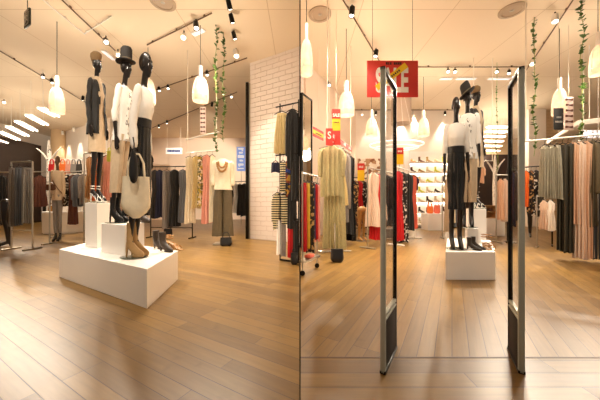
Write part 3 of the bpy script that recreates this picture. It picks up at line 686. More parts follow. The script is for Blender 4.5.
# far rack beyond the black post
ra, rb = (228, 9.6), (247, 9.2)
rail_rack('black rack of dark clothes far behind the black post', ra, rb, 1.62, low=.5)
on_rail(ra, rb, 1.62, (.5, .87), [
 (231, 'top', 5, 205, 'blackfab', 'black top at the left of the far rack by the post'), (236, 'dress', 5, 212, 'whitefab', 'white dress in the middle of the far rack by the post'),
 (240, 'dress', 5, 215, 'dgrey', 'charcoal dress right of the white dress on the far rack'), (244.5, 'dress', 6, 216, 'blackfab', 'black dress next to the black post on the far rack')], 'clothes on the far rack by the post')
# post at the end of the brick wall
pp = thing('door_frame_post', 'tall black steel frame post at the left end of the white brick wall', 'post', (BR0.x-.06, BR0.y+.02, 0))
obj('upright', B((0, 0, 1.86), (.07, .16, 3.72), .006), M['blackmetal'], pp); obj('edge_strip', B((.05, .02, 1.86), (.03, .1, 3.72), .004), M['steel'], pp)
# lit signs far back
def panel_sign(label, c, w, h, m, cat='sign', rz=0, th=.03, name='sign_panel', frame=None):
    t = thing(name, label, cat, c, rz); obj('panel', B((0, 0, 0), (w, th, h), .003), M[m], t); return t
s1 = panel_sign('small white lit sign with blue letters on the far wall, left half', W(174, 151, 11.5), .72, .27, 'whitelit', name='lit_sign')
g = NB(); x = -.28
for wd in (.05, .035, .06, .04, .05, .05, .035, .06, .045):
    box(g, (x+wd/2, -.018, 0), (wd, .006, .1)); box(g, (x+wd/2, -.018, .03 if wd > .045 else -.02), (wd+.012, .006, .025)); x += wd+.016
obj('lettering', g, M['bluelet'], s1)
for sx in (-.3, .3): obj('hanger_rod', T([(sx, 0, .13), (sx, 0, CEIL-s1.location.z)], .006, 6), M['whitemetal'], s1)
s2 = panel_sign('tall pale blue lit panel near the black post, left half', W(241, 159, 10.2), .34, .95, 'bluelit', name='lit_sign')
g = NB()
for i, (w_, hh) in enumerate(((.2, .1), (.14, .1), (.24, .16), (.1, .1), (.2, .12), (.22, .06))): box(g, (0, -.018, .4-i*.155), (w_, .006, hh*.6))
for i in range(4): box(g, ((-1)**i*.06, -.02, .33-i*.2), (.05, .006, .05))
obj('lettering', g, M['letterlit'], s2); obj('stand', T([(0, .03, -.47), (0, .03, -s2.location.z)], .012, 8), M['steel'], s2)
# ribbon of bows
def bow_strip(label, top, h, w, n, rz=0):
    t = thing('bow_banner', label, 'banner', top, rz)
    obj('strip', B((0, 0, -h/2), (w, .012, h), .002), mat('banner_pale_pink', '#f0d8cc', .7, 0, .02), t)
    for i in range(n):
        z = -h*(i+.5)/n; bm = NB()
        for s in (-1, 1):
            r = [[Vector((s*x, y, z+zz)) for y, zz in ((-.02, hh), (-.02, -hh), (-.008, -hh), (-.008, hh))] for x, hh in ((.006, .008), (w*.36, h/n*.22), (w*.4, h/n*.12))]
            rings(bm, r)
        ellipsoid(bm, (0, -.016, z), (w*.09, .01, h/n*.12), seg=8)
        bmesh.ops.recalc_face_normals(bm, faces=bm.faces); obj('bow', bm, M['brown'], t)
    obj('cord', T([(0, 0, 0), (0, 0, CEIL-top[2])], .004, 5), M['rope'], t)
    return t
bow_strip('narrow pale banner of dark bows hanging above the pink dress rail', W(203, 107, 5.6), .58, .12, 6)
# ivy ----------------------------------------------------------------------
def garland(label, px, ytop, ybot, Y, n=110, size=.04, sway=.02):
    top = W(px, ytop, Y); top.z = min(top.z, CEIL) if ytop > 5 else CEIL
    bot = W(px, ybot, Y); L = top.z-bot.z
    t = thing('ivy_garland', label, 'garland', (top.x, Y, bot.z))
    pts = [Vector((sway*math.sin(i*1.1+px), sway*math.cos(i*1.7), L*i/12)) for i in range(12)]+[Vector((0, 0, L if ytop <= 5 else L)), Vector((0, 0, CEIL-bot.z))]
    obj('stem', T(pts, .005, 6), M['stem'], t)
    bm = NB(); rnd = random.Random(px)
    for i in range(n):
        z = rnd.random()*L; f = z/L*12; a = int(min(11, f)); c = pts[a].lerp(pts[min(a+1, 12)], f-int(f)); c = Vector((c.x, c.y, z))
        q = Matrix.Rotation(rnd.random()*6.28, 3, 'Z') @ Matrix.Rotation(rnd.uniform(.2, 1.3), 3, 'X'); s = size*rnd.uniform(.6, 1.25)
        loc = [(0, 0, 0), (.5, .35, .1), (.38, .75, .05), (0, 1.25, -.12), (-.38, .75, .05), (-.5, .35, .1)]
        vs = [bm.verts.new(c+q @ (Vector(p)*s)) for p in loc]
        mid = bm.verts.new(c+q @ (Vector((0, .6, -.12))*s))
        for k in range(6): bm.faces.new((vs[k], vs[(k+1) % 6], mid))
    r = bmesh.ops.solidify(bm, geom=list(bm.faces), thickness=.002)
    obj('foliage', bm, M['ropeleaf'], t); return t
garland('longer ivy garland hanging over the cream blouse dress form, left half', 216, 0, 152, 4.9, 100, .056)
garland('shorter ivy garland hanging just left of the brick wall', 223.5, 22, 142, 5.1, 75, .056)
# right end rack in left half (multi-tier)
UA = DA
def at_rack(px, z):
    a = AT(272, 3.92, 0); k = (px-300)/F
    d = -DA; t = (k*a.y-a.x)/(d.x-k*d.y); p = a+d*t; return Vector((p.x, p.y, z))
r0, r1 = at_rack(280, 0), at_rack(298.6, 0)
rk = thing('tiered_rack', 'tall black tiered clothes rack at the right end of the brick wall', 'rack', (r0+r1)/2)
o = (r0+r1)/2
for p in (r0, r1): obj('post', T([p-o, p-o+Vector((0, 0, 2.32))], .009, 8), M['blackmetal'], rk)
for z in (2.28, 1.56, .98, .62): obj('rail', T([r0-(r1-r0).normalized()*.075-o+Vector((0, 0, z)), r1-o+Vector((0, 0, z))], .01, 8), M['blackmetal'], rk)
obj('foot', T([r0-o+Vector((0, 0, .012)), r1-o+Vector((0, 0, .012))], .014, 8), M['blackmetal'], rk)
def tier(z, items):
    for px, kind, wpx, yb, m, lab in items:
        p = at_rack(px, z); Y = p.y; w = wpx*Y/F; L = z-(EYE-(yb-HOR)/F*Y)
        CNT[0] += 1; garment(lab, p+Vector((0, 0, -.006)), 0, kind, w, L, .022, m, 'clothes on the tiered rack', CNT[0])
tier(2.28, [(281.8, 'skirt', 15, 153, 'goldcream', 'gold and cream pleated dress at the top of the tiered rack'), (292.6, 'jacket', 13.5, 168, 'blackfab', 'black jacket at the top right of the tiered rack')])
tier(1.56, [(275.5, 'fold', 8, 172, 'navy', 'dark navy trousers at the left of the second tier'), (283, 'fold', 6, 192, 'patstripe', 'gold and black striped trousers on the second tier'), (289, 'fold', 7, 196, 'patmulti', 'blue and gold jewel print dress on the second tier'), (294.5, 'fold', 8, 200, 'blackfab', 'black folded trousers at the right of the second tier')])
tier(.98+.1, [(277.5, 'knit', 11, 229, 'patstripe', 'black and cream striped jumper at the left of the third tier'), (285, 'fold', 7, 224, 'patstripe', 'narrow striped folded top on the third tier'), (292, 'fold', 9, 228, 'blackfab', 'black folded skirt on the third tier of the tiered rack')])
tier(.62+.08, [(279, 'fold', 4.5, 254, 'whitefab', 'white folded trousers on the lowest tier'), (283.5, 'fold', 5, 256, 'greyfab', 'grey folded trousers on the lowest tier'), (290.5, 'fold', 6, 257, 'red', 'red folded trousers on the lowest tier'), (296, 'fold', 6, 262, 'blackfab', 'black folded trousers at the right end of the lowest tier')])
handbag('black bag on the floor under the red folded trousers', at_rack(295, 0)+Vector((-.01, -.12, 0)), .1, .16, .09, 'leatherblack', 0, .06)
# exit sign
ex = thing('exit_sign', 'small dark emergency exit sign hanging at the top left of the photo', 'sign', W(27.5, 18.5, 4.1), math.atan2(-DA.y, -DA.x))
obj('panel', B((0, 0, 0), (.22, .025, .26), .003), M['signgreen'], ex)
gm = NB(); ellipsoid(gm, (-.01, -.014, .075), (.02, .003, .02), seg=10)
for a, b in (((-.01, .05), (.0, -.01)), ((0, -.01), (.04, -.05)), ((0, -.01), (-.04, -.07)), ((-.01, .04), (.04, .02)), ((-.01, .04), (-.05, .01))): tube(gm, [(a[0], -.014, a[1]), (b[0], -.014, b[1])], .009, 6)
for c, s in (((.075, -.014, .0), (.012, .004, .17)), ((-.08, -.014, .0), (.012, .004, .17)), ((0, -.014, .105), (.16, .004, .01)), ((0, -.014, -.1), (.16, .004, .01))): box(gm, c, s)
obj('pictogram', gm, M['signwhite'], ex)
obj('hanger_rod', T([(0, 0, .13), (0, 0, CEIL-ex.location.z)], .006, 6), M['blackmetal'], ex)

# ------------------------------------------------------------------ right half
# security gates
def gate(label, n, f, h=1.53):
    a = FL(*n); b = FL(*f); L = (b-a).length; ang = math.atan2(b.y-a.y, b.x-a.x)
    t = thing('security_gate', label, 'security gate', a, ang)
    obj('post', B((.012, 0, h/2), (.024, .026, h), .006), M['alu'], t); obj('post', B((L-.006, 0, h/2), (.012, .022, h), .004), M['blackmetal'], t)
    obj('top_rail', B((L/2, 0, h-.01), (L, .024, .02), .004), M['blackmetal'], t)
    obj('mid_rail', B((L/2, 0, .285), (L-.03, .02, .018), .003), M['alu'], t); obj('lower_rail', B((L/2, 0, .262), (L-.03, .022, .012), .003), M['alu'], t)
    obj('acrylic_panel', B((L/2+.006, 0, (.294+h-.02)/2), (L-.03, .008, h-.02-.294)), M['acrylic'], t)
    obj('kick_panel', B((L/2+.006, 0, .13), (L-.03, .016, .25), .002), mat('kick_panel_black', '#1d1612', .7, 0, .1), t)
    obj('base_rail', B((L/2, 0, .008), (L, .03, .016), .003), M['blackmetal'], t)
    return t
gate('slim silver security gate standing left of the entrance', (382.5, 374.5), (395, 347.5))
gate('slim silver security gate standing right of the entrance', (522, 374.5), (510, 349.5))
# big SALE sign
sp = W(392.5, 79, 3.9)
sg = thing('sale_sign', 'large red SALE sign with a yellow sash hanging above the entrance', 'sign', sp)
sw, sh = 51/F*3.9, 36.5/F*3.9
obj('panel', B((0, 0, 0), (sw, .012, sh), .002), M['signred'], sg)
text('SALE', .49, M['signwhite'], sg, (-.01, -.008, -.04), .002, off=.018, sx=.5, rot=(R(90), 0, 0))
for ch in sg.children:
    if ch.name.startswith('lettering'): ch.scale = (.47, 1.0, 1)
obj('sash', B((-.02, -.016, .03), (.56, .006, .085), 0, Matrix.Rotation(-R(38), 3, 'Y')), M['signyellow'], sg)
g = NB(); q = Matrix.Rotation(-R(38), 3, 'Y')
for i in range(6): box(g, Vector((.0, -.021, .045))+q @ Vector((-.05+i*.033, 0, 0)), (.022, .003, .03), q)
obj('sash_lettering', g, M['signdark'], sg)
g = NB()
for i, wd in enumerate((.025, .015, .02, 0, .025, .02, .025, .02)):
    if wd: box(g, (-.09+i*.03, -.008, sh/2-.045), (wd, .003, .035))
    else: obj('small_lettering', g, M['signdark'], sg); g = NB()
obj('small_lettering', g, M['signdark'], sg)
for sx in (-.3, .3): obj('wire', T([(sx, 0, sh/2), (sx, 0, CEIL-sp.z)], .003, 5), M['blackmetal'], sg)
# leaning mirror on the left wall, only its right side in view
ma = AT(301.2, 4.95, 0); mb = ma+DC*.42
mt = thing('wall_mirror', 'tall black framed mirror at the left edge of the right half', 'mirror', ma, math.atan2(DC.y, DC.x))
L = .42
for nm, c, s in (('frame_side', (.02, 0, 1.5), (.04, .05, 2.9)), ('frame_side', (L-.012, 0, 1.5), (.024, .05, 2.9)), ('frame_top', (L/2, 0, 2.94), (L, .05, .03)), ('frame_bottom', (L/2, 0, .06), (L, .05, .04))): obj(nm, B(c, s, .004), M['blackmetal'], mt)
obj('glass', B((L/2, 0, 1.5), (L-.04, .02, 2.86)), M['mirror'], mt)
obj('foot', B((L/2, .0, .02), (L, .12, .04), .004), M['blackmetal'], mt)
# red banner on the left wall
def banner(label, c, w, h, rz, bands, words=(), rod=None):
    t = thing('sale_banner', label, 'sign', c, rz); z = h/2
    for m, fr in bands:
        obj('band', B((0, 0, z-h*fr/2), (w, .01, h*fr)), M[m], t); z -= h*fr
    for wd, size, m, zz, sx in words:
        text(wd, size, M[m], t, (0, -.008, zz), .0015, off=.003, sx=sx)
    if rod == 'up': obj('cord', T([(0, 0, h/2), (0, 0, CEIL-c[2])], .004, 5), M['rope'], t)
    elif rod: obj('rod', T([(0, .01, -h/2), (0, .01, rod-c[2])], .006, 6), M['steel'], t)
    return t
def dashes(t, z, n, w, m='signdark', h=.02, y=-.008):
    g = NB()
    for i in range(n): box(g, (-w/2+w*(i+.5)/n, y, z), (w/n*.66, .003, h*(1 if i % 2 else .8)))
    box(g, (0, y+.001, z-h*.45), (w*.95, .002, h*.12)); obj('small_lettering', g, M[m], t)
aC = math.atan2(DC.y, DC.x)
t = banner('long red and yellow banner on the left wall beside the black framed mirror', W(317, 134, 5.6)+Vector((.03, 0, 0)), .5, .2, aC, [('signred', .28), ('signyellow', .42), ('signred', .3)], (), None)
dashes(t, -.01, 6, .3, 'signdark', .03)
obj('cord', T([(0, .0, .1), (0, .0, CEIL-t.location.z)], .003, 5), M['rope'], t)
t = banner('tall red and yellow SALE banner hanging above the gold dress rack', W(336.2, 127, 4.5), .145, .62, 0, [('signred', .27), ('signyellow', .33), ('signred', .4)], (('SALE', .075, 'signwhite', .2, .75),), 'up')
dashes(t, .08, 4, .1, 'signdark', .02)
t = banner('red sign with a white letter on the gold dress rack front', W(329.3, 137, 4.1), .11, .27, 0, [('signred', 1)], (('S', .16, 'signwhite', .02, .8),), None)
obj('cord', T([(0, 0, .13), (0, 0, CEIL-t.location.z)], .003, 5), M['rope'], t)
# gold dress rack
ra, rb = (326.5, 4.2), (351, 5.6); zr = 1.9
rail_rack('white rail hung on ropes with the gold dress, left of the entrance gates', ra, rb, zr, 'whitemetal', hang=True)
st = AT(327, 4.2, zr); en = AT(350, 5.5, zr); L = (en-st).length
bn = thing('sale_strip', 'long red SALE strip along the rail above the gold dress', 'sign', st+Vector((.03, -.02, .07)), math.atan2(en.y-st.y, en.x-st.x))
obj('panel', B((L/2, 0, 0), (L, .008, .09)), M['signred'], bn)
for i in range(4): text('SALE', .07, M['signwhite'], bn, (L*(i+.5)/4, -.006, 0), .001, off=.002)
on_rail(ra, rb, zr, (1, 0), [
 (331.5, 'top', 26, 196, 'gold', 'shimmering gold blouse at the front of the white hung rail'),
 (334.5, 'skirt', 22, 248, 'gold', 'long pleated gold skirt hanging just behind the gold blouse', .06),
 (339, 'dress', 15, 205, 'goldcream', 'pale gold cream dress behind the gold skirt'),
 (342, 'jacket', 16, 222, 'greyfab', 'grey jacket in the middle of the white hung rail'),
 (345, 'dress', 15, 234, 'blackfab', 'long black dress behind the grey jacket, right of the gold dress'),
 (348.5, 'dress', 13, 240, 'blacksatin', 'black satin dress at the far end of the white hung rail')], 'clothes on the white hung rail', .045)
handbag('black slouchy bag on the floor under the gold skirt', FL(337, 262), .2, .19, .13, 'leatherblack', .1, 0)
ft = thing('floor_stand', 'low steel floor stand under the gold skirt', 'stand', AT(335, 4.4, 0))
obj('bar', T([(-.28, 0, .03), (.28, .05, .03)], .012, 8), M['steel'], ft); obj('bar', T([(.1, -.12, .03), (-.05, .2, .03)], .012, 8), M['steel'], ft); obj('upright', T([(0, .02, .03), (0, .02, .5)], .012, 8), M['steel'], ft)
# low rack at the seam
la, lb = AT(302.5, 3.05, 0), AT(317, 3.42, 0)
lr = thing('low_rack', 'low steel rack of red and yellow clothes at the left edge of the right half', 'rack', la)
dv = lb-la
for p in (Vector((0, 0, 0)), dv): obj('post', T([p+Vector((0, 0, .02)), p+Vector((0, 0, 1.22))], .01, 8), M['steel'], lr)
obj('rail', T([Vector((0, 0, 1.2)), dv+Vector((0, 0, 1.2))], .012, 8), M['steel'], lr)
obj('shelf', B((dv.x/2, dv.y/2, .16), (dv.length, .1, .03), .003, Matrix.Rotation(math.atan2(dv.y, dv.x), 3, 'Z')), M['steel'], lr)
for p in (Vector((0, 0, .03)), dv+Vector((0, 0, .03))):
    obj('castor', LT([(.008, -.012), (.03, -.012), (.03, .012), (.008, .012)], 16), M['blackmetal'], lr, p).rotation_euler = (R(90), 0, 0)
def low(px, Y, wpx, z1, z0, m, lab, kind='fold'):
    CNT[0] += 1; garment(lab, AT(px, Y, z1), 0, kind, wpx*Y/F, z1-z0, .022, m, 'clothes on the low rack', CNT[0])
low(304, 3.08, 5.5, 1.19, .28, 'red', 'red dress, nearest on the low rack at the seam')
low(307.5, 3.15, 5, 1.19, .3, 'yellow', 'mustard yellow scarf dress on the low rack')
low(310.3, 3.22, 8, 1.19, .24, 'patfloral', 'dark floral dress on the low rack')
low(312.5, 3.28, 6, 1.19, .4, 'purple', 'purple dress on the low rack')
low(315, 3.35, 6, 1.19, .38, 'red', 'scarlet dress at the far end of the low rack')
low(317.4, 3.44, 5, 1.19, .34, 'pink', 'pink dress just outside the far post of the low rack')
fg = tag(obj('jumper', B((0, 0, .018), (.13, .08, .036), .012), M['coral'], None, AT(309.5, 3.24, .175), R(60)), 'coral folded jumper on the bottom shelf of the low rack', 'jumper')
# behind gold rack
ra, rb = (353, 6.6), (368, 6.9)
rail_rack('black rack of red and black dresses between gold dress and blush tops', ra, rb, 1.5, low=.2)
on_rail(ra, rb, 1.5, (1, .0), [(355, 'dress', 8, 226, 'patfloral', 'dark floral dress on the rack behind the gold rack'), (359, 'dress', 8, 216, 'red', 'red dress on the rack between gold dress and blush tops'), (363.5, 'dress', 8, 222, 'patmono', 'black and white print dress behind the blush tops'), (367, 'top', 8, 214, 'brown', 'burgundy top at the end of the rack behind the gold rack')], 'clothes on the rack behind the gold rack', .03)
lp = FL(362, 241); leg_form('pale wooden mannequin legs on a steel base behind the gold dress rack', lp, R(20), 'leathertan', True, True, .75)
t = banner('small red and yellow SALE sign on a rod above the floral rack', W(361, 172, 6.3), .17, .42, 0, [('signred', .4), ('signyellow', .6)], (('SALE', .06, 'signwhite', .12, .8),), 1.5)
ra, rb = (369, 4.9), (393, 5.9); zr = 1.52
rail_rack('steel rack of blush tops seen behind the left gate', ra, rb, zr, 'steel')
on_rail(ra, rb, zr, (1, 0), [(373, 'dress', 13, 226, 'blush', 'long blush dress, nearest on the rack behind the left gate'), (376.5, 'dress', 12, 239, 'red', 'red long dress showing below the blush dress'), (380, 'dress', 12, 220, 'blush', 'blush dress second of its colour behind the left gate'), (387, 'top', 14, 209, 'blackfab', 'black top seen through the left gate'), (391, 'trousers', 8, 226, 'blackfab', 'slim black trousers seen through the left gate')], 'clothes on the rack behind the left gate', .04)
plinth('small grey plinth on the floor seen through the left gate', [FL(384, 238)+Vector((0, 0, 0)), FL(394.5, 238), FL(394.5, 238)+Vector((.1, .3, 0)), FL(384, 238)+Vector((.1, .3, 0))], 0, .22, 'display_plinth', 'greyfab')
ra, rb = (397, 5.25), (414, 6.2); zr = 1.58
rail_rack('white rack of red and printed dresses right of the left gate', ra, rb, zr, 'whitemetal')
on_rail(ra, rb, zr, (1, .1), [(398.5, 'dress', 9, 240, 'red', 'long red dress on the rack just right of the left gate'), (403, 'dress', 9, 242, 'patmono', 'long black and white print dress right of the red dress'), (408.3, 'dress', 10, 230, 'blackfab', 'black dress right of the print dress'), (413.3, 'dress', 7, 228, 'coral', 'coral dress at the right end of the white rack'), (415.7, 'top', 8, 190, 'purple', 'blue purple top at the far end of the white rack')], 'clothes on the white rack', .035)
banner('red and yellow SALE sign on top of the white rack', W(399.7, 156, 5.6), .16, .36, 0, [('signred', .4), ('signyellow', .6)], (('SALE', .05, 'signwhite', .1, .8),), 1.58)
# leopard panel, drum, halo, shelves
tag(obj('patterned_panel', B((0, 0, 1.2), (1.0, .05, 2.4), .005), M['leopard'], None, AT(372, 9.1, .0)), 'leopard patterned panel on the back wall under a pendant lamp', 'panel')
tag(obj('ceiling_drum', LT([(.3, 0), (.3, .1), (.3, CEIL-3.35)], 32, (0, 0, 0)), mat('drum_taupe', '#c3ab97', .7, 0, .03), None, AT(401, 8.2, 3.35)), 'taupe drum column coming down from the ceiling over the ring lamp', 'column')
hl = thing('ring_lamp', 'large white glowing ring lamp hanging before the shoe shelves', 'lamp', AT(396, 7.6, 2.55))
bm = NB(); tube(bm, [(.76*math.cos(2*PI*j/48), .6*math.sin(2*PI*j/48), 0) for j in range(49)], .016, 10); obj('ring', bm, M['ringglow'], hl)
bm = NB(); tube(bm, [(.62*math.cos(2*PI*j/48), .45*math.sin(2*PI*j/48), -.09) for j in range(49)], .011, 8); obj('inner_ring', bm, M['ringglow'], hl)
for a in (0.5, 2.6, 4.7): obj('wire', T([(.8*math.cos(a), .62*math.sin(a), 0), (.3*math.cos(a), .3*math.sin(a), CEIL-2.55)], .004, 5), M['whitemetal'], hl)
# shoe wall
su = thing('shoe_shelving', 'tall white shelving of shoes along the back wall, right half', 'shelves', AT(432, 9.15, 0))
wd = 1.75
obj('back_panel', B((0, .2, 1.35), (wd, .03, 2.7)), M['white'], su)
for s in (-1, 1): obj('side_panel', B((s*wd/2, 0, 1.35), (.03, .42, 2.7), .003), M['white'], su)
SZ = [.1, .5, .87, 1.2, 1.55, 1.9, 2.25]
for z in SZ:
    sh_ = obj('shelf', B((0, 0, z), (wd, .4, .03), .003), M['white'], su)
    if z > .4: obj('led_strip', B((0, .1, z-.022), (wd-.1, .02, .012)), M['ledglow'], sh_)
hx = ['bootdark', 'leatherbeige', 'leathertan', 'leatherbeige', 'boottan', 'leatherbeige', 'lime', 'leatherbrown']
rown = ['bottom', 'second', 'third', 'fourth', 'fifth', 'sixth', 'top']
for i, z in enumerate(SZ):
    for j in range(6):
        m = hx[(i*3+j*5) % 8]; cn = {'bootdark': 'dark suede', 'leatherblack': 'black', 'leathertan': 'tan', 'boottan': 'camel', 'red': 'red', 'leatherbeige': 'beige', 'lime': 'lime', 'leatherbrown': 'brown'}[m]
        kd = 'boot' if (i+j) % 3 else 'pump'
        shoe(f'{cn} {"ankle boot" if kd == "boot" else "pump"}, {["first", "second", "third", "fourth", "fifth", "sixth"][j]} from left on the {rown[i]} shoe shelf', su.location+Vector((-.7+j*.28, -.02, z+.015)), R(30+20*(j % 3)), m, kd, .8, 'shoes on the back wall shelves')
cb = FL(436.5, 230.5)
plinth('white cube plinth on the floor in front of the shoe shelves', [cb+Vector((-.27, 0, 0)), cb+Vector((.27, 0, 0)), cb+Vector((.3, .5, 0)), cb+Vector((-.24, .5, 0))], 0, .52, 'display_cube')
handbag('orange handbag on the left of the white cube plinth', cb+Vector((-.1, .2, .52)), .22, .22, .12, 'orange', .1, .12)
handbag('coral handbag on the right of the white cube plinth', cb+Vector((.14, .24, .52)), .2, .26, .12, 'coral', -.2, .12)
handbag('brown handbag at the back of the white cube plinth', cb+Vector((.0, .42, .52)), .24, .2, .1, 'leatherbrown', 0, .2)
ra, rb = (445, 6.3), (462, 6.2)
rail_rack('steel rack of beige clothes behind the white tee mannequin', ra, rb, 1.5, 'steel')
on_rail(ra, rb, 1.5, (.55, -.83), [(447.5, 'dress', 6, 232, 'beige', 'beige dress on the rack behind the white tee mannequin'), (452, 'dress', 6, 222, 'cream', 'cream dress on the rack behind the white tee mannequin'), (457, 'dress', 7, 226, 'bluegrey', 'blue grey dress on the rack behind the white tee mannequin'), (461, 'top', 7, 205, 'tan', 'tan top on the rack behind the white tee mannequin')], 'clothes on the rack behind the mannequins', .035)
# right plinth and mannequins
pa = FL(445.5, 280); pb = FL(495.5, 280); dp = DC*1.25
plinth('low white plinth under the mannequins between the gates, right half', [pa, pb, pb+dp, pa+dp], 0, .31)
def onp(px, Y, z): return AT(px, Y, z)
c = onp(469, 3.22, .31); plinth('small white box on the right plinth, in front of the tall box', [c+Vector((-.07, -.08, 0)), c+Vector((.065, -.08, 0)), c+Vector((.13, .08, 0)), c+Vector((.0, .08, 0))], .31, .545, 'display_box')
c = onp(473.5, 3.62, .31); plinth('tall white box at the back of the right plinth', [c+Vector((-.16, -.13, 0)), c+Vector((.085, -.13, 0)), c+Vector((.22, .13, 0)), c+Vector((-.02, .13, 0))], .31, .77, 'display_box')
mannequin('bald black mannequin in a white tee and shiny black skirt, right half', onp(456, 3.05, .31), R(-20), .985, skirt_pieces(.46, 'leatherblack', True, .66), slim=.58)
mannequin('black mannequin in a tilted felt hat and white tunic, right half', onp(467.5, 3.26, .545), R(-28), .95, tunic_pieces(R(-24)), slim=.6)
mannequin('black mannequin in a black jacket and tan cap on the tall box, right half', onp(475.8, 3.64, .77), R(22), .93, jacket_pieces(), slim=.62)
shoe('dark suede boot on the right plinth before the small box, left of two', onp(471.5, 3.0, .31), R(40), 'bootdark', s=.55)
shoe('dark suede boot on the right plinth before the small box, right of two', onp(475.5, 3.06, .31), R(40), 'bootdark', s=.55)
shoe('strappy tan sandal on the right end of the right plinth, left of two', onp(485, 3.1, .31), R(-20), 'leathertan', 'sandal', .85)
shoe('strappy tan sandal on the right end of the right plinth, right of two', onp(489.3, 3.1, .31), R(-20), 'leathertan', 'sandal', .85)
# behind mannequins to the right
cn = FL(495, 236)
ctr = thing('counter', 'white counter behind the mannequins with a wooden crate on it', 'counter', cn)
obj('body', B((.0, .3, .21), (.52, .6, .42), .006), M['offwhite'], ctr); obj('top', B((0, .3, .435), (.54, .62, .03), .005), M['white'], ctr)
cr = thing('crate', 'small tan wooden crate with two openings on the white counter', 'crate', cn+Vector((-.08, .15, .45)))
for z in (.01, .17, .33): obj('board', B((0, 0, z), (.32, .2, .02), .002), M['tan'], cr)
for x in (-.15, .15): obj('side', B((x, 0, .17), (.02, .2, .34), .002), M['tan'], cr)
obj('back', B((0, .09, .17), (.3, .015, .32)), M['tan'], cr)
for i, (x, m, l) in enumerate(((-.07, 'leatherblack', 'black clutch in the upper crate opening'), (.06, 'leatherbrown', 'brown clutch in the upper crate opening'))): handbag(l, cn+Vector((-.08+x, .13, .632)), .1, .08, .06, m, 0, 0)
handbag('white bag on the right of the white counter', cn+Vector((.15, .08, .45)), .12, .14, .08, 'whitefab', 0, .08)
ld = thing('ladder_stand', 'white ladder shaped jewellery stand on the white counter', 'stand', cn+Vector((-.22, .42, .45)))
for x in (-.06, .06): obj('upright', B((x, 0, .45), (.02, .03, .9), .003), M['white'], ld)
for i in range(6): obj('rung', B((0, -.02, .1+i*.15), (.2, .02, .015), .002), M['white'], ld)
birch('white birch trunk with two forked branches behind the right gate', AT(495, 7.6, 0), 2.25, 1.1, .28)
pg = AT(479.5, 6.0, 1.72)
rr_ = rail_rack('steel rail hung from the ceiling holding the peach top behind the mannequins', (475, 6.0), (491, 6.0), 1.82, 'steel', hang=True)
on_rail((475, 6.0), (491, 6.0), 1.82, (1, -.2), [(480, 'top', 9, 183, 'peach', 'short peach top hanging behind the jacket mannequin, right half')], None, .04)
ra, rb = (499, 5.6), (508, 5.6)
rail_rack('steel rack of blush robes just left of the right gate', ra, rb, 1.45, 'steel')
on_rail(ra, rb, 1.45, (.5, -.87), [(500.5, 'dress', 7, 219, 'peach', 'peach robe left of the right gate'), (505, 'dress', 7, 221, 'blush', 'blush robe next to the right gate')], 'robes left of the right gate', .035)
ra, rb = (511, 5.6), (548, 5.2)
rail_rack('black rack of orange and floral clothes right of the right gate', ra, rb, 1.6)
on_rail(ra, rb, 1.6, (.5, -.87), [(512, 'dress', 6, 226, 'navy', 'navy dress seen through the right gate'), (516.5, 'dress', 6, 220, 'dgrey', 'charcoal dress close behind the right gate'), (526, 'dress', 7, 206, 'orange', 'bright orange dress right of the right gate'), (531, 'dress', 7, 212, 'patfloral', 'dark floral dress right of the orange dress'), (536, 'dress', 7, 215, 'patmono', 'black and white print dress left of the white blouse'), (541, 'dress', 7, 216, 'olive', 'olive black dress at the right of the floral rack')], 'clothes on the rack right of the gate', .035)
leg_form('black mannequin leg standing under the orange dress right of the gate', FL(530, 237), R(-40), s=.95)
# main right rail
ra, rb = (541, 4.0), (606, 3.65); zr = 1.82
rail_rack('pale rail hung from the ceiling with silver tops at the right edge', ra, rb, zr, 'whitemetal', hang=True, ext=.25)
on_rail(ra, rb, zr, (.5, -.87), [
 (544.5, 'skirt', 11, 196, 'silver', 'silver sage pleated top, leftmost on the right hung rail'),
 (550.5, 'skirt', 12, 198, 'silver', 'silver sage pleated top, second on the right hung rail'),
 (557, 'skirt', 12, 199, 'silver', 'silver sage pleated top, third on the right hung rail'),
 (562.5, 'trousers', 12, 250, 'olive', 'long olive black trousers right of the silver tops'),
 (568, 'trousers', 12, 252, 'olive', 'olive black trousers left of the peach dresses'),
 (574, 'dress', 12, 224, 'peach', 'short peach dress right of the olive trousers'),
 (580, 'dress', 13, 258, 'blush', 'long blush dress in the middle of the right hung rail'),
 (586.5, 'dress', 13, 257, 'peach', 'long peach dress right of the blush dress'),
 (592.5, 'top', 12, 226, 'taupe', 'taupe top near the right edge of the photo'),
 (598, 'trousers', 12, 259, 'blackfab', 'long black trousers at the right edge of the photo')], 'clothes on the right hung rail', .045)
ra, rb = (541, 4.9), (556, 4.75)
rail_rack('low steel rack of white blouses below the silver tops', ra, rb, .98, 'steel')
on_rail(ra, rb, .98, (.5, -.87), [(544, 'dress', 9, 229, 'blush', 'pale blush blouse below the silver tops, left of two'), (550.5, 'dress', 9, 230, 'whitefab', 'white blouse below the silver tops, right of two')], 'blouses below the silver tops', .04)
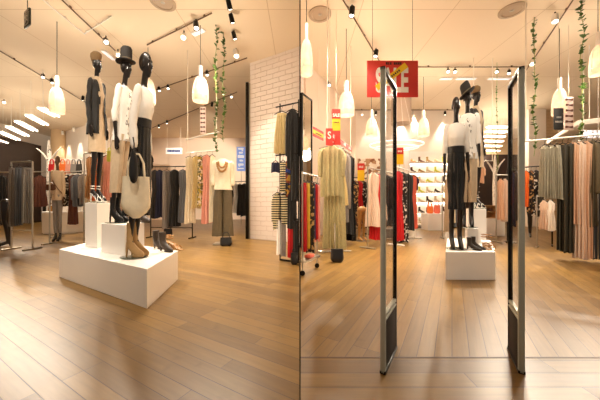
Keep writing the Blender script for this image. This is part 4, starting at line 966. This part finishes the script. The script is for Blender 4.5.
# black hanging banner and bow strip and soffit, MEN letters
bb = banner('black hanging sign with two pale lines above the silver tops', W(558.5, 119, 4.6), .17, .38, 0, [('signblack', 1)], (), 'up')
dashes(bb, .03, 4, .09, 'signgrey', .03); dashes(bb, -.05, 5, .13, 'signgrey', .035)
bow_strip('pale banner of dark bows right of the black hanging sign', W(568.5, 97, 4.9), .62, .17, 6)
bq = thing('hanging_beam', 'pale boxed beam hanging from the ceiling above the peach dresses', 'beam', (6.6, 6.3, 2.5), math.atan2(DC.y, DC.x))
obj('beam', B((0, 0, .05), (2.1, .45, .1), .008), M['offwhite'], bq)
for x in (-.9, .9): obj('hanger_rod', T([(x, 0, .1), (x, 0, CEIL-2.5)], .008, 6), M['whitemetal'], bq)
mn = thing('department_sign', 'lit MEN lettering hanging at the right edge of the photo', 'sign', W(592, 134.5, 5.3), R(0))
text('MEN', .21, M['letterlit'], mn, (0, 0, 0), .012, off=.005).scale = (.8, 1, 1)
obj('support_bar', T([(-.2, .02, .085), (.2, .02, .085)], .01, 6), M['whitemetal'], mn)
for x in (-.15, .15): obj('wire', T([(x, .02, .085), (x, .02, CEIL-mn.location.z)], .004, 5), M['whitemetal'], mn)
garland('thin short ivy garland beyond the mannequins, right half', 497, 85, 172, 6.2, 60, .04)
garland('long ivy garland just right of the right gate', 534.5, 0, 156, 4.7, 100, .056)
garland('long ivy garland at the right above the peach dresses', 582, 0, 141, 4.3, 100, .056)

# ------------------------------------------------------------------ lamps
WARM = (1, .86, .69)
def light(kind, name, loc, e, col=WARM, size=.1, target=None, ang=70, blend=.6):
    l = bpy.data.lights.new(name, kind); l.energy = e; l.color = col
    if kind == 'SPOT': l.spot_size = R(ang); l.spot_blend = blend; l.shadow_soft_size = size
    elif kind == 'POINT': l.shadow_soft_size = size
    o = bpy.data.objects.new(name, l); COL.objects.link(o); o.location = loc
    if target is not None: o.rotation_euler = (Vector(target)-Vector(loc)).to_track_quat('-Z', 'Y').to_euler()
    return o
def pendant(label, px, py, hpx, Y, e=13, rs=1.0, top=1.3):
    c = W(px, py, Y); h = hpx/F*Y; r = h*.33*rs*math.cos(math.atan((px-300)/F))
    t = thing('pendant_lamp', label, 'lamp', (c.x, c.y, c.z-h/2))
    sh = LT([(r*.93, 0), (r*.97, .03*h), (r, h*.16), (r*.98, h*.36), (r*.88, h*.62), (r*.69, h*.83), (r*.42, h*.95), (r*.2, h)], 28, cap=False)
    bmesh.ops.solidify(sh, geom=list(sh.faces), thickness=.006); so = obj('shade', sh, M['shade'], t)
    obj('bulb', ellipsoid(NB(), (0, 0, h*.42), (r*.36, r*.36, h*.16)), M['bulb'], t)
    g = NB()
    for k in range(6):
        a = k*PI/3; tube(g, [(r*q*math.cos(a), r*q*math.sin(a), h*z) for q, z in ((.97, 0), (1.03, .16), (1.01, .36), (.91, .62), (.72, .83), (.45, .96))], .004, 5)
    tube(g, [(r*1.03*math.cos(2*PI*j/24), r*1.03*math.sin(2*PI*j/24), h*.2) for j in range(25)], .004, 5)
    obj('wire_cage', g, M['whitemetal'], so)
    obj('socket', T([(0, 0, h*.98), (0, 0, h*1.42)], r*.26, 12), M['offwhite'], t)
    obj('cord', T([(0, 0, h*1.4), (0, 0, CEIL-c.z+h/2)], .005, 6), M['blackmetal'], t)
    light('POINT', 'pendant_light', c+Vector((0, 0, -h*1.05)), e, size=r*.6); tp = c+Vector((r*1.4, -r*1.4, h*.9)); tp.z = min(tp.z, 3.1); light('POINT', 'added_ceiling_fill', tp, e*top*1.5, size=.1)  # second point light is added fill for the ceiling, not part of the pendant
    return t
pendant('glowing pendant lamp at the upper left, left of the capped mannequin', 57, 100, 26, 4.8)
pendant('glowing pendant lamp just left of the ivy garlands, left half', 200.5, 89, 25, 4.9)
pendant('glowing pendant lamp partly behind the bald mannequin, left half', 148, 91, 25, 5.6, top=.9)
pendant('tall narrow pendant lamp at the left edge of the right half', 306.5, 57, 36, 3.3, 10, .5, top=.3)
pendant('glowing pendant lamp above the gold dress rack', 346.3, 103.5, 24, 5.0)
pendant('glowing pendant lamp over the leopard patterned panel', 371.5, 127, 18, 6.8)
pendant('glowing pendant lamp in front of the shoe shelves', 423.5, 127, 18, 6.9)
pendant('glowing pendant lamp above the black hanging sign', 559.5, 102, 26, 5.0)
pendant('glowing pendant lamp cut by the right edge of the photo', 598, 60, 30, 4.1, top=.3)

SPN = [0]
ORD = ['first', 'second', 'third', 'fourth', 'fifth', 'sixth', 'seventh']
def spot_head(label, loc, tgt, lit, e=0, s=1.0, ang=62, group=None):
    t = thing('track_spotlight', label, 'spotlight', loc, 0, group)
    d = (Vector(tgt)-Vector(loc)).normalized(); q = d.to_track_quat('-Z', 'Y').to_matrix()
    obj('stem', T([(0, 0, .1*s), (0, 0, 0)], .012*s, 8), M['blackmetal'], t)
    bm = LT([(.035*s, .07*s), (.045*s, .06*s), (.048*s, -.06*s), (.05*s, -.09*s), (.042*s, -.09*s), (.04*s, -.07*s)], 16); bm.transform(q.to_4x4()); ho = obj('housing', bm, M['blackmetal'] if not lit else M['whitemetal'], t)
    bm = LT([(.039*s, -.076*s), (.034*s, -.084*s)], 16); bm.transform(q.to_4x4()); obj('lens', bm, M['bulb'], ho)
    if e: light('SPOT', 'spot_light', Vector(loc)+d*.12*s, e*1.55, target=tgt, size=.05, ang=ang)
    return t
def track(label, a, b, m='trackmetal', z=4.165, w=.016):
    A = CE(*a, z); Bq = CE(*b, z); c = (A+Bq)/2; L = (Bq-A).length
    t = thing('light_track', label, 'light track', c, math.atan2(Bq.y-A.y, Bq.x-A.x))
    obj('rail', B((0, 0, 0), (L, w, .02), .003), M[m], t)
    for x in (-.4, 0, .4): obj('bracket', B((x*L, 0, .022), (.04, w*.8, .026)), M[m], t)
    return t
track('black light track running over the felt hat mannequin', (62, 0), (125, 60))
track('white light track at the top left, nearest the ceiling sign', (43, 0), (84, 34), 'whitemetal')
track('short white light track crossing behind the capped mannequin', (84, 34), (112, 16), 'whitemetal')
track('black light track running from the left edge past the pendant lamp', (0, 51), (95, 108))
track('black light track from the bald mannequin to the top of the ivy', (147, 45), (212, 13))
track('thin black light track behind the left half pendant lamps', (150, 92), (247, 58))
track('farthest black light track above the ceiling hung rail', (152, 128), (237, 92))
track('black light track running down to the big SALE sign', (343, 0), (380, 62))
track('black light track crossing just right of the SALE sign', (418, 67), (522, 67))
track('far black light track crossing over the shoe shelves', (351, 110), (458, 110))
track('black light track from the top right down to the right gate', (573, 0), (525, 72))
def washer(label, px, wx):
    spot_head(label, (wx[0], wx[1], 4.02), (wx[0]-.05, wx[1]+.25, 2.2), True, 70, 1.0, 50)
def heads(desc, lst, s=1.0):
    for i, (px, py, lit, tgt, e) in enumerate(lst):
        p = CE(px, py, 4.06)
        nm = (ORD[i]+' ' if len(lst) > 1 else '')
        spot_head(f'{nm}spotlight from left on the {desc}' if len(lst) > 1 else f'only spotlight head on the {desc}', p, tgt if tgt else (p.x+.3, p.y-.8, 0), lit, e, s*.85)
heads('track over the felt hat mannequin', [(106, 41, 0, (-1.9, 2.9, 1.4), 170), (118, 54, 1, (-1.6, 3.2, 1.2), 200)], 1.2)
heads('track past the upper left pendant lamp', [(4, 102, 1, (-5, 4.7, 1), 260), (43, 76, 0, (-4.5, 4.5, .8), 260), (52, 81, 0, (-5.2, 6, 1), 220), (83, 98, 0, (-7, 8, 1.2), 220)])
heads('track from the bald mannequin to the ivy', [(184, 36, 1, (-1.75, 2.7, 1.2), 120), (196, 25, 0, (-1, 3.4, 0), 160)], 1.2)
heads('thin track behind the left pendants', [(159, 89, 0, (-2.9, 6.3, 1), 280), (168, 87, 0, (-2.6, 5.6, 1), 0), (207, 73, 0, (-1.7, 5.4, 1), 260)])
heads('farthest track above the ceiling hung rail', [(159, 126, 0, None, 0), (167, 122, 0, None, 0), (212, 104, 0, (-4.9, 13.3, 2.0), 620), (231, 96, 0, (-.8, 5.4, 1.2), 0)])
for i, (px, py) in enumerate(((229, 4), (231.5, 18), (234, 35))):
    spot_head(f'{["nearest", "middle", "farthest"][i]} of three ceiling spotlights left of the brick wall', CE(px, py, 4.1), (-.6, 5.6, 1.2), False, 150 if i == 1 else 0, .9)
spot_head('lit white ceiling spotlight beside the shorter ivy garland', CE(236, 53, 4.1), (-.5, 4, .4), True, 200, 1.2)
heads('track down to the big SALE sign', [(352, 11, 0, (.55, 4.2, 1.2), 340), (376, 53, 0, (1, 5, 1), 260)], 1.2)
heads('track just right of the SALE sign', [(448, 71, 0, (1.85, 3.2, 1.1), 220), (455, 71, 0, (1.8, 2.8, 0), 90), (497, 71, 0, (2.2, 3.6, 1), 220), (509, 72, 0, (2.9, 4, 0), 200)])
heads('far track over the shoe shelves', [(362, 113, 1, None, 0), (376, 113, 0, (2.4, 9.2, 1.2), 120), (403, 113, 1, (3.6, 9.1, 1.2), 120), (413, 114, 1, (4.6, 9.2, 1.3), 160), (445, 113, 0, (5.1, 9.1, 1.3), 140)])
heads('track from the top right to the right gate', [(533, 62, 1, (2.9, 4.2, .4), 240), (555, 18, 1, (3.6, 3.6, .9), 380)], 1.2)
spot_head('ceiling spotlight left of the right edge pendant lamp', CE(592, 64, 4.1), (4.0, 3.9, 1.3), False, 420, 1.0)
spot_head('lone ceiling spotlight above the gold dress pendant lamp', CE(329, 84, 4.1), (.9, 4.4, 1), False, 200)
for i, px in enumerate((66, 77, 90)):
    k = (px-300)/F; A_ = Vector((-11.9, 12.68)); B_ = Vector((-7.45, 10.2)); d_ = B_-A_
    t_ = (k*A_.y-A_.x)/(d_.x-k*d_.y); p_ = A_+d_*t_
    washer(f'{["left", "middle", "right"][i]} of three spotlights washing the white wall, left half', px, (p_.x+.22, p_.y-.42))
# unseen tracks added near the entrance to light the displays from the front
for lab, A_, B_, hs in (
  ('added unseen fill track by the entrance of the left half', (-3.4, 1.6), (-.25, 1.2), (((-3.0, 1.55), (-2.5, 3.3, 1.6), 330), ((-2.0, 1.42), (-1.95, 2.85, 1.5), 300), ((-1.1, 1.3), (-1.6, 2.5, 1.3), 260), ((-.5, 1.24), (-.6, 4.2, .9), 330))),
  ('added unseen fill track over the gates in the right half', (.3, 1.5), (4.6, 1.7), (((.6, 1.52), (.5, 4.2, 1.2), 300), ((1.7, 1.56), (1.75, 3.1, 1.2), 280), ((2.9, 1.62), (3.3, 4.4, 1.0), 260), ((4.2, 1.68), (4.0, 3.9, 1.1), 420)))):
    A_ = Vector((*A_, 4.165)); B_ = Vector((*B_, 4.165)); L_ = (B_-A_).length
    t = thing('light_track', lab, 'light track', (A_+B_)/2, math.atan2(B_.y-A_.y, B_.x-A_.x))
    obj('rail', B((0, 0, 0), (L_, .016, .02), .003), M['trackmetal'], t)
    for x in (-.4, 0, .4): obj('bracket', B((x*L_, 0, .022), (.04, .013, .026)), M['trackmetal'], t)
    for i, (p_, tg, e_) in enumerate(hs): spot_head(f'{ORD[i]} spotlight from left on the {lab}', (p_[0], p_[1], 4.06), tg, False, e_*.42, 1.0, 55)
# round recessed downlights
def downlight(label, px, py):
    p = CE(px, py, CEIL)
    t = thing('ceiling_downlight', label, 'ceiling light', p)
    obj('trim_ring', LT([(.15, -.001), (.2, -.001), (.2, -.018), (.15, -.026), (.14, -.012)], 32), mat('downlight_ring', '#b59f85', .5, 0, .03), t)
    obj('reflector', LT([(.14, -.004), (.12, -.012), (.02, -.006)], 32), mat('downlight_grey', '#6f6152', .5, .3, .03), t)
    obj('bulb', ellipsoid(NB(), (0, 0, -.012), (.035, .035, .01), seg=10), M['steel'], t)
downlight('round recessed ceiling light at the top of the left half', 163, 2)
downlight('round recessed ceiling light at the top left of the right half', 320, 14)
downlight('round recessed ceiling light above the right gate', 512, 10)
def slot_lamp(label, a, b):
    A_ = CE(*a, 4.17); B_ = CE(*b, 4.17); L_ = (B_-A_).length
    t = thing('ceiling_slot_lamp', label, 'ceiling light', (A_+B_)/2, math.atan2(B_.y-A_.y, B_.x-A_.x))
    obj('frame', B((0, 0, .012), (L_, .11, .03), .004), M['whitemetal'], t); obj('diffuser', B((0, 0, -.006), (L_*.95, .08, .008), .002), M['letterlit'], t)
slot_lamp('white ceiling slot lamp just right of the SALE sign, left of three', (440, 79), (452, 79))
slot_lamp('white ceiling slot lamp above the mannequins, middle of three', (456, 79), (476, 79))
slot_lamp('white ceiling slot lamp left of the right gate top, right of three', (488, 79), (510, 79))
slot_lamp('white ceiling slot lamp near the track right of the bald mannequin, left half', (193, 35), (204, 30))
slot_lamp('white ceiling slot lamp beside the felt hat, left half', (103, 51), (114, 60))
# fluorescent battens
def batten(label, a, b, z):
    A = CE(*a, z); Bq = CE(*b, z); c = (A+Bq)/2; L = (Bq-A).length
    t = thing('fluorescent_lamp', label, 'lamp', c, math.atan2(Bq.y-A.y, Bq.x-A.x))
    obj('housing', B((0, 0, .04), (L, .16, .03), .004), M['whitemetal'], t)
    for y in (-.05, .05): obj('tube', T([(-L*.48, y, 0), (L*.48, y, 0)], .022, 8), M['strip'], t)
    for x in (-.35, .35): obj('wire', T([(x*L, 0, .05), (x*L, 0, CEIL-z)], .004, 5), M['whitemetal'], t)
    return c
LB = [((40, 108), (57, 116.5)), ((28, 115.5), (46, 125)), ((17, 121.5), (35.5, 131)), ((8, 127), (27, 136)), ((0, 132), (18.5, 140)), ((-12, 137), (9, 144))]
for i, (a, b) in enumerate(LB):
    c = batten(f'{["nearest", "second nearest", "third nearest", "fourth nearest", "fifth nearest", "farthest"][i]} hanging fluorescent lamp at the upper left', a, b, 3.2)
    if i % 2 == 0: light('POINT', 'batten_light', c+Vector((0, 0, -.25)), 60, (1, .86, .68), .3)
for i in range(6):
    y = 127+i*4.7; x0 = 487-i*1.2
    c = batten(f'{["topmost", "second", "third", "fourth", "fifth", "lowest"][i]} of the hanging fluorescent lamps behind the right gate', (x0, y), (x0+21-i*.5, y+.5), 3.5)
    if i % 2 == 0: light('POINT', 'batten_light', c+Vector((0, 0, -.25)), 60, (1, .86, .68), .3)

# ------------------------------------------------------------------ world and camera
w = bpy.data.worlds.new('mall'); sc.world = w; w.use_nodes = True
bg = w.node_tree.nodes['Background']; bg.inputs[0].default_value = (1, .88, .74, 1); bg.inputs[1].default_value = .35
cam = bpy.data.cameras.new('camera'); co = bpy.data.objects.new('camera', cam); COL.objects.link(co)
cam.sensor_fit = 'HORIZONTAL'; cam.sensor_width = 36; cam.lens = 36*F/600; co.location = (0, 0, EYE); co.rotation_euler = (R(90), 0, 0)
cam.shift_y = (HOR-200)/600; cam.clip_start = .05
sc.camera = co
sc.view_settings.view_transform = 'Standard'; sc.view_settings.look = 'None'; sc.view_settings.gamma = 1; sc.view_settings.exposure = .2
sc.cycles.use_denoising = True; sc.cycles.max_bounces = 8; sc.cycles.sample_clamp_indirect = 6
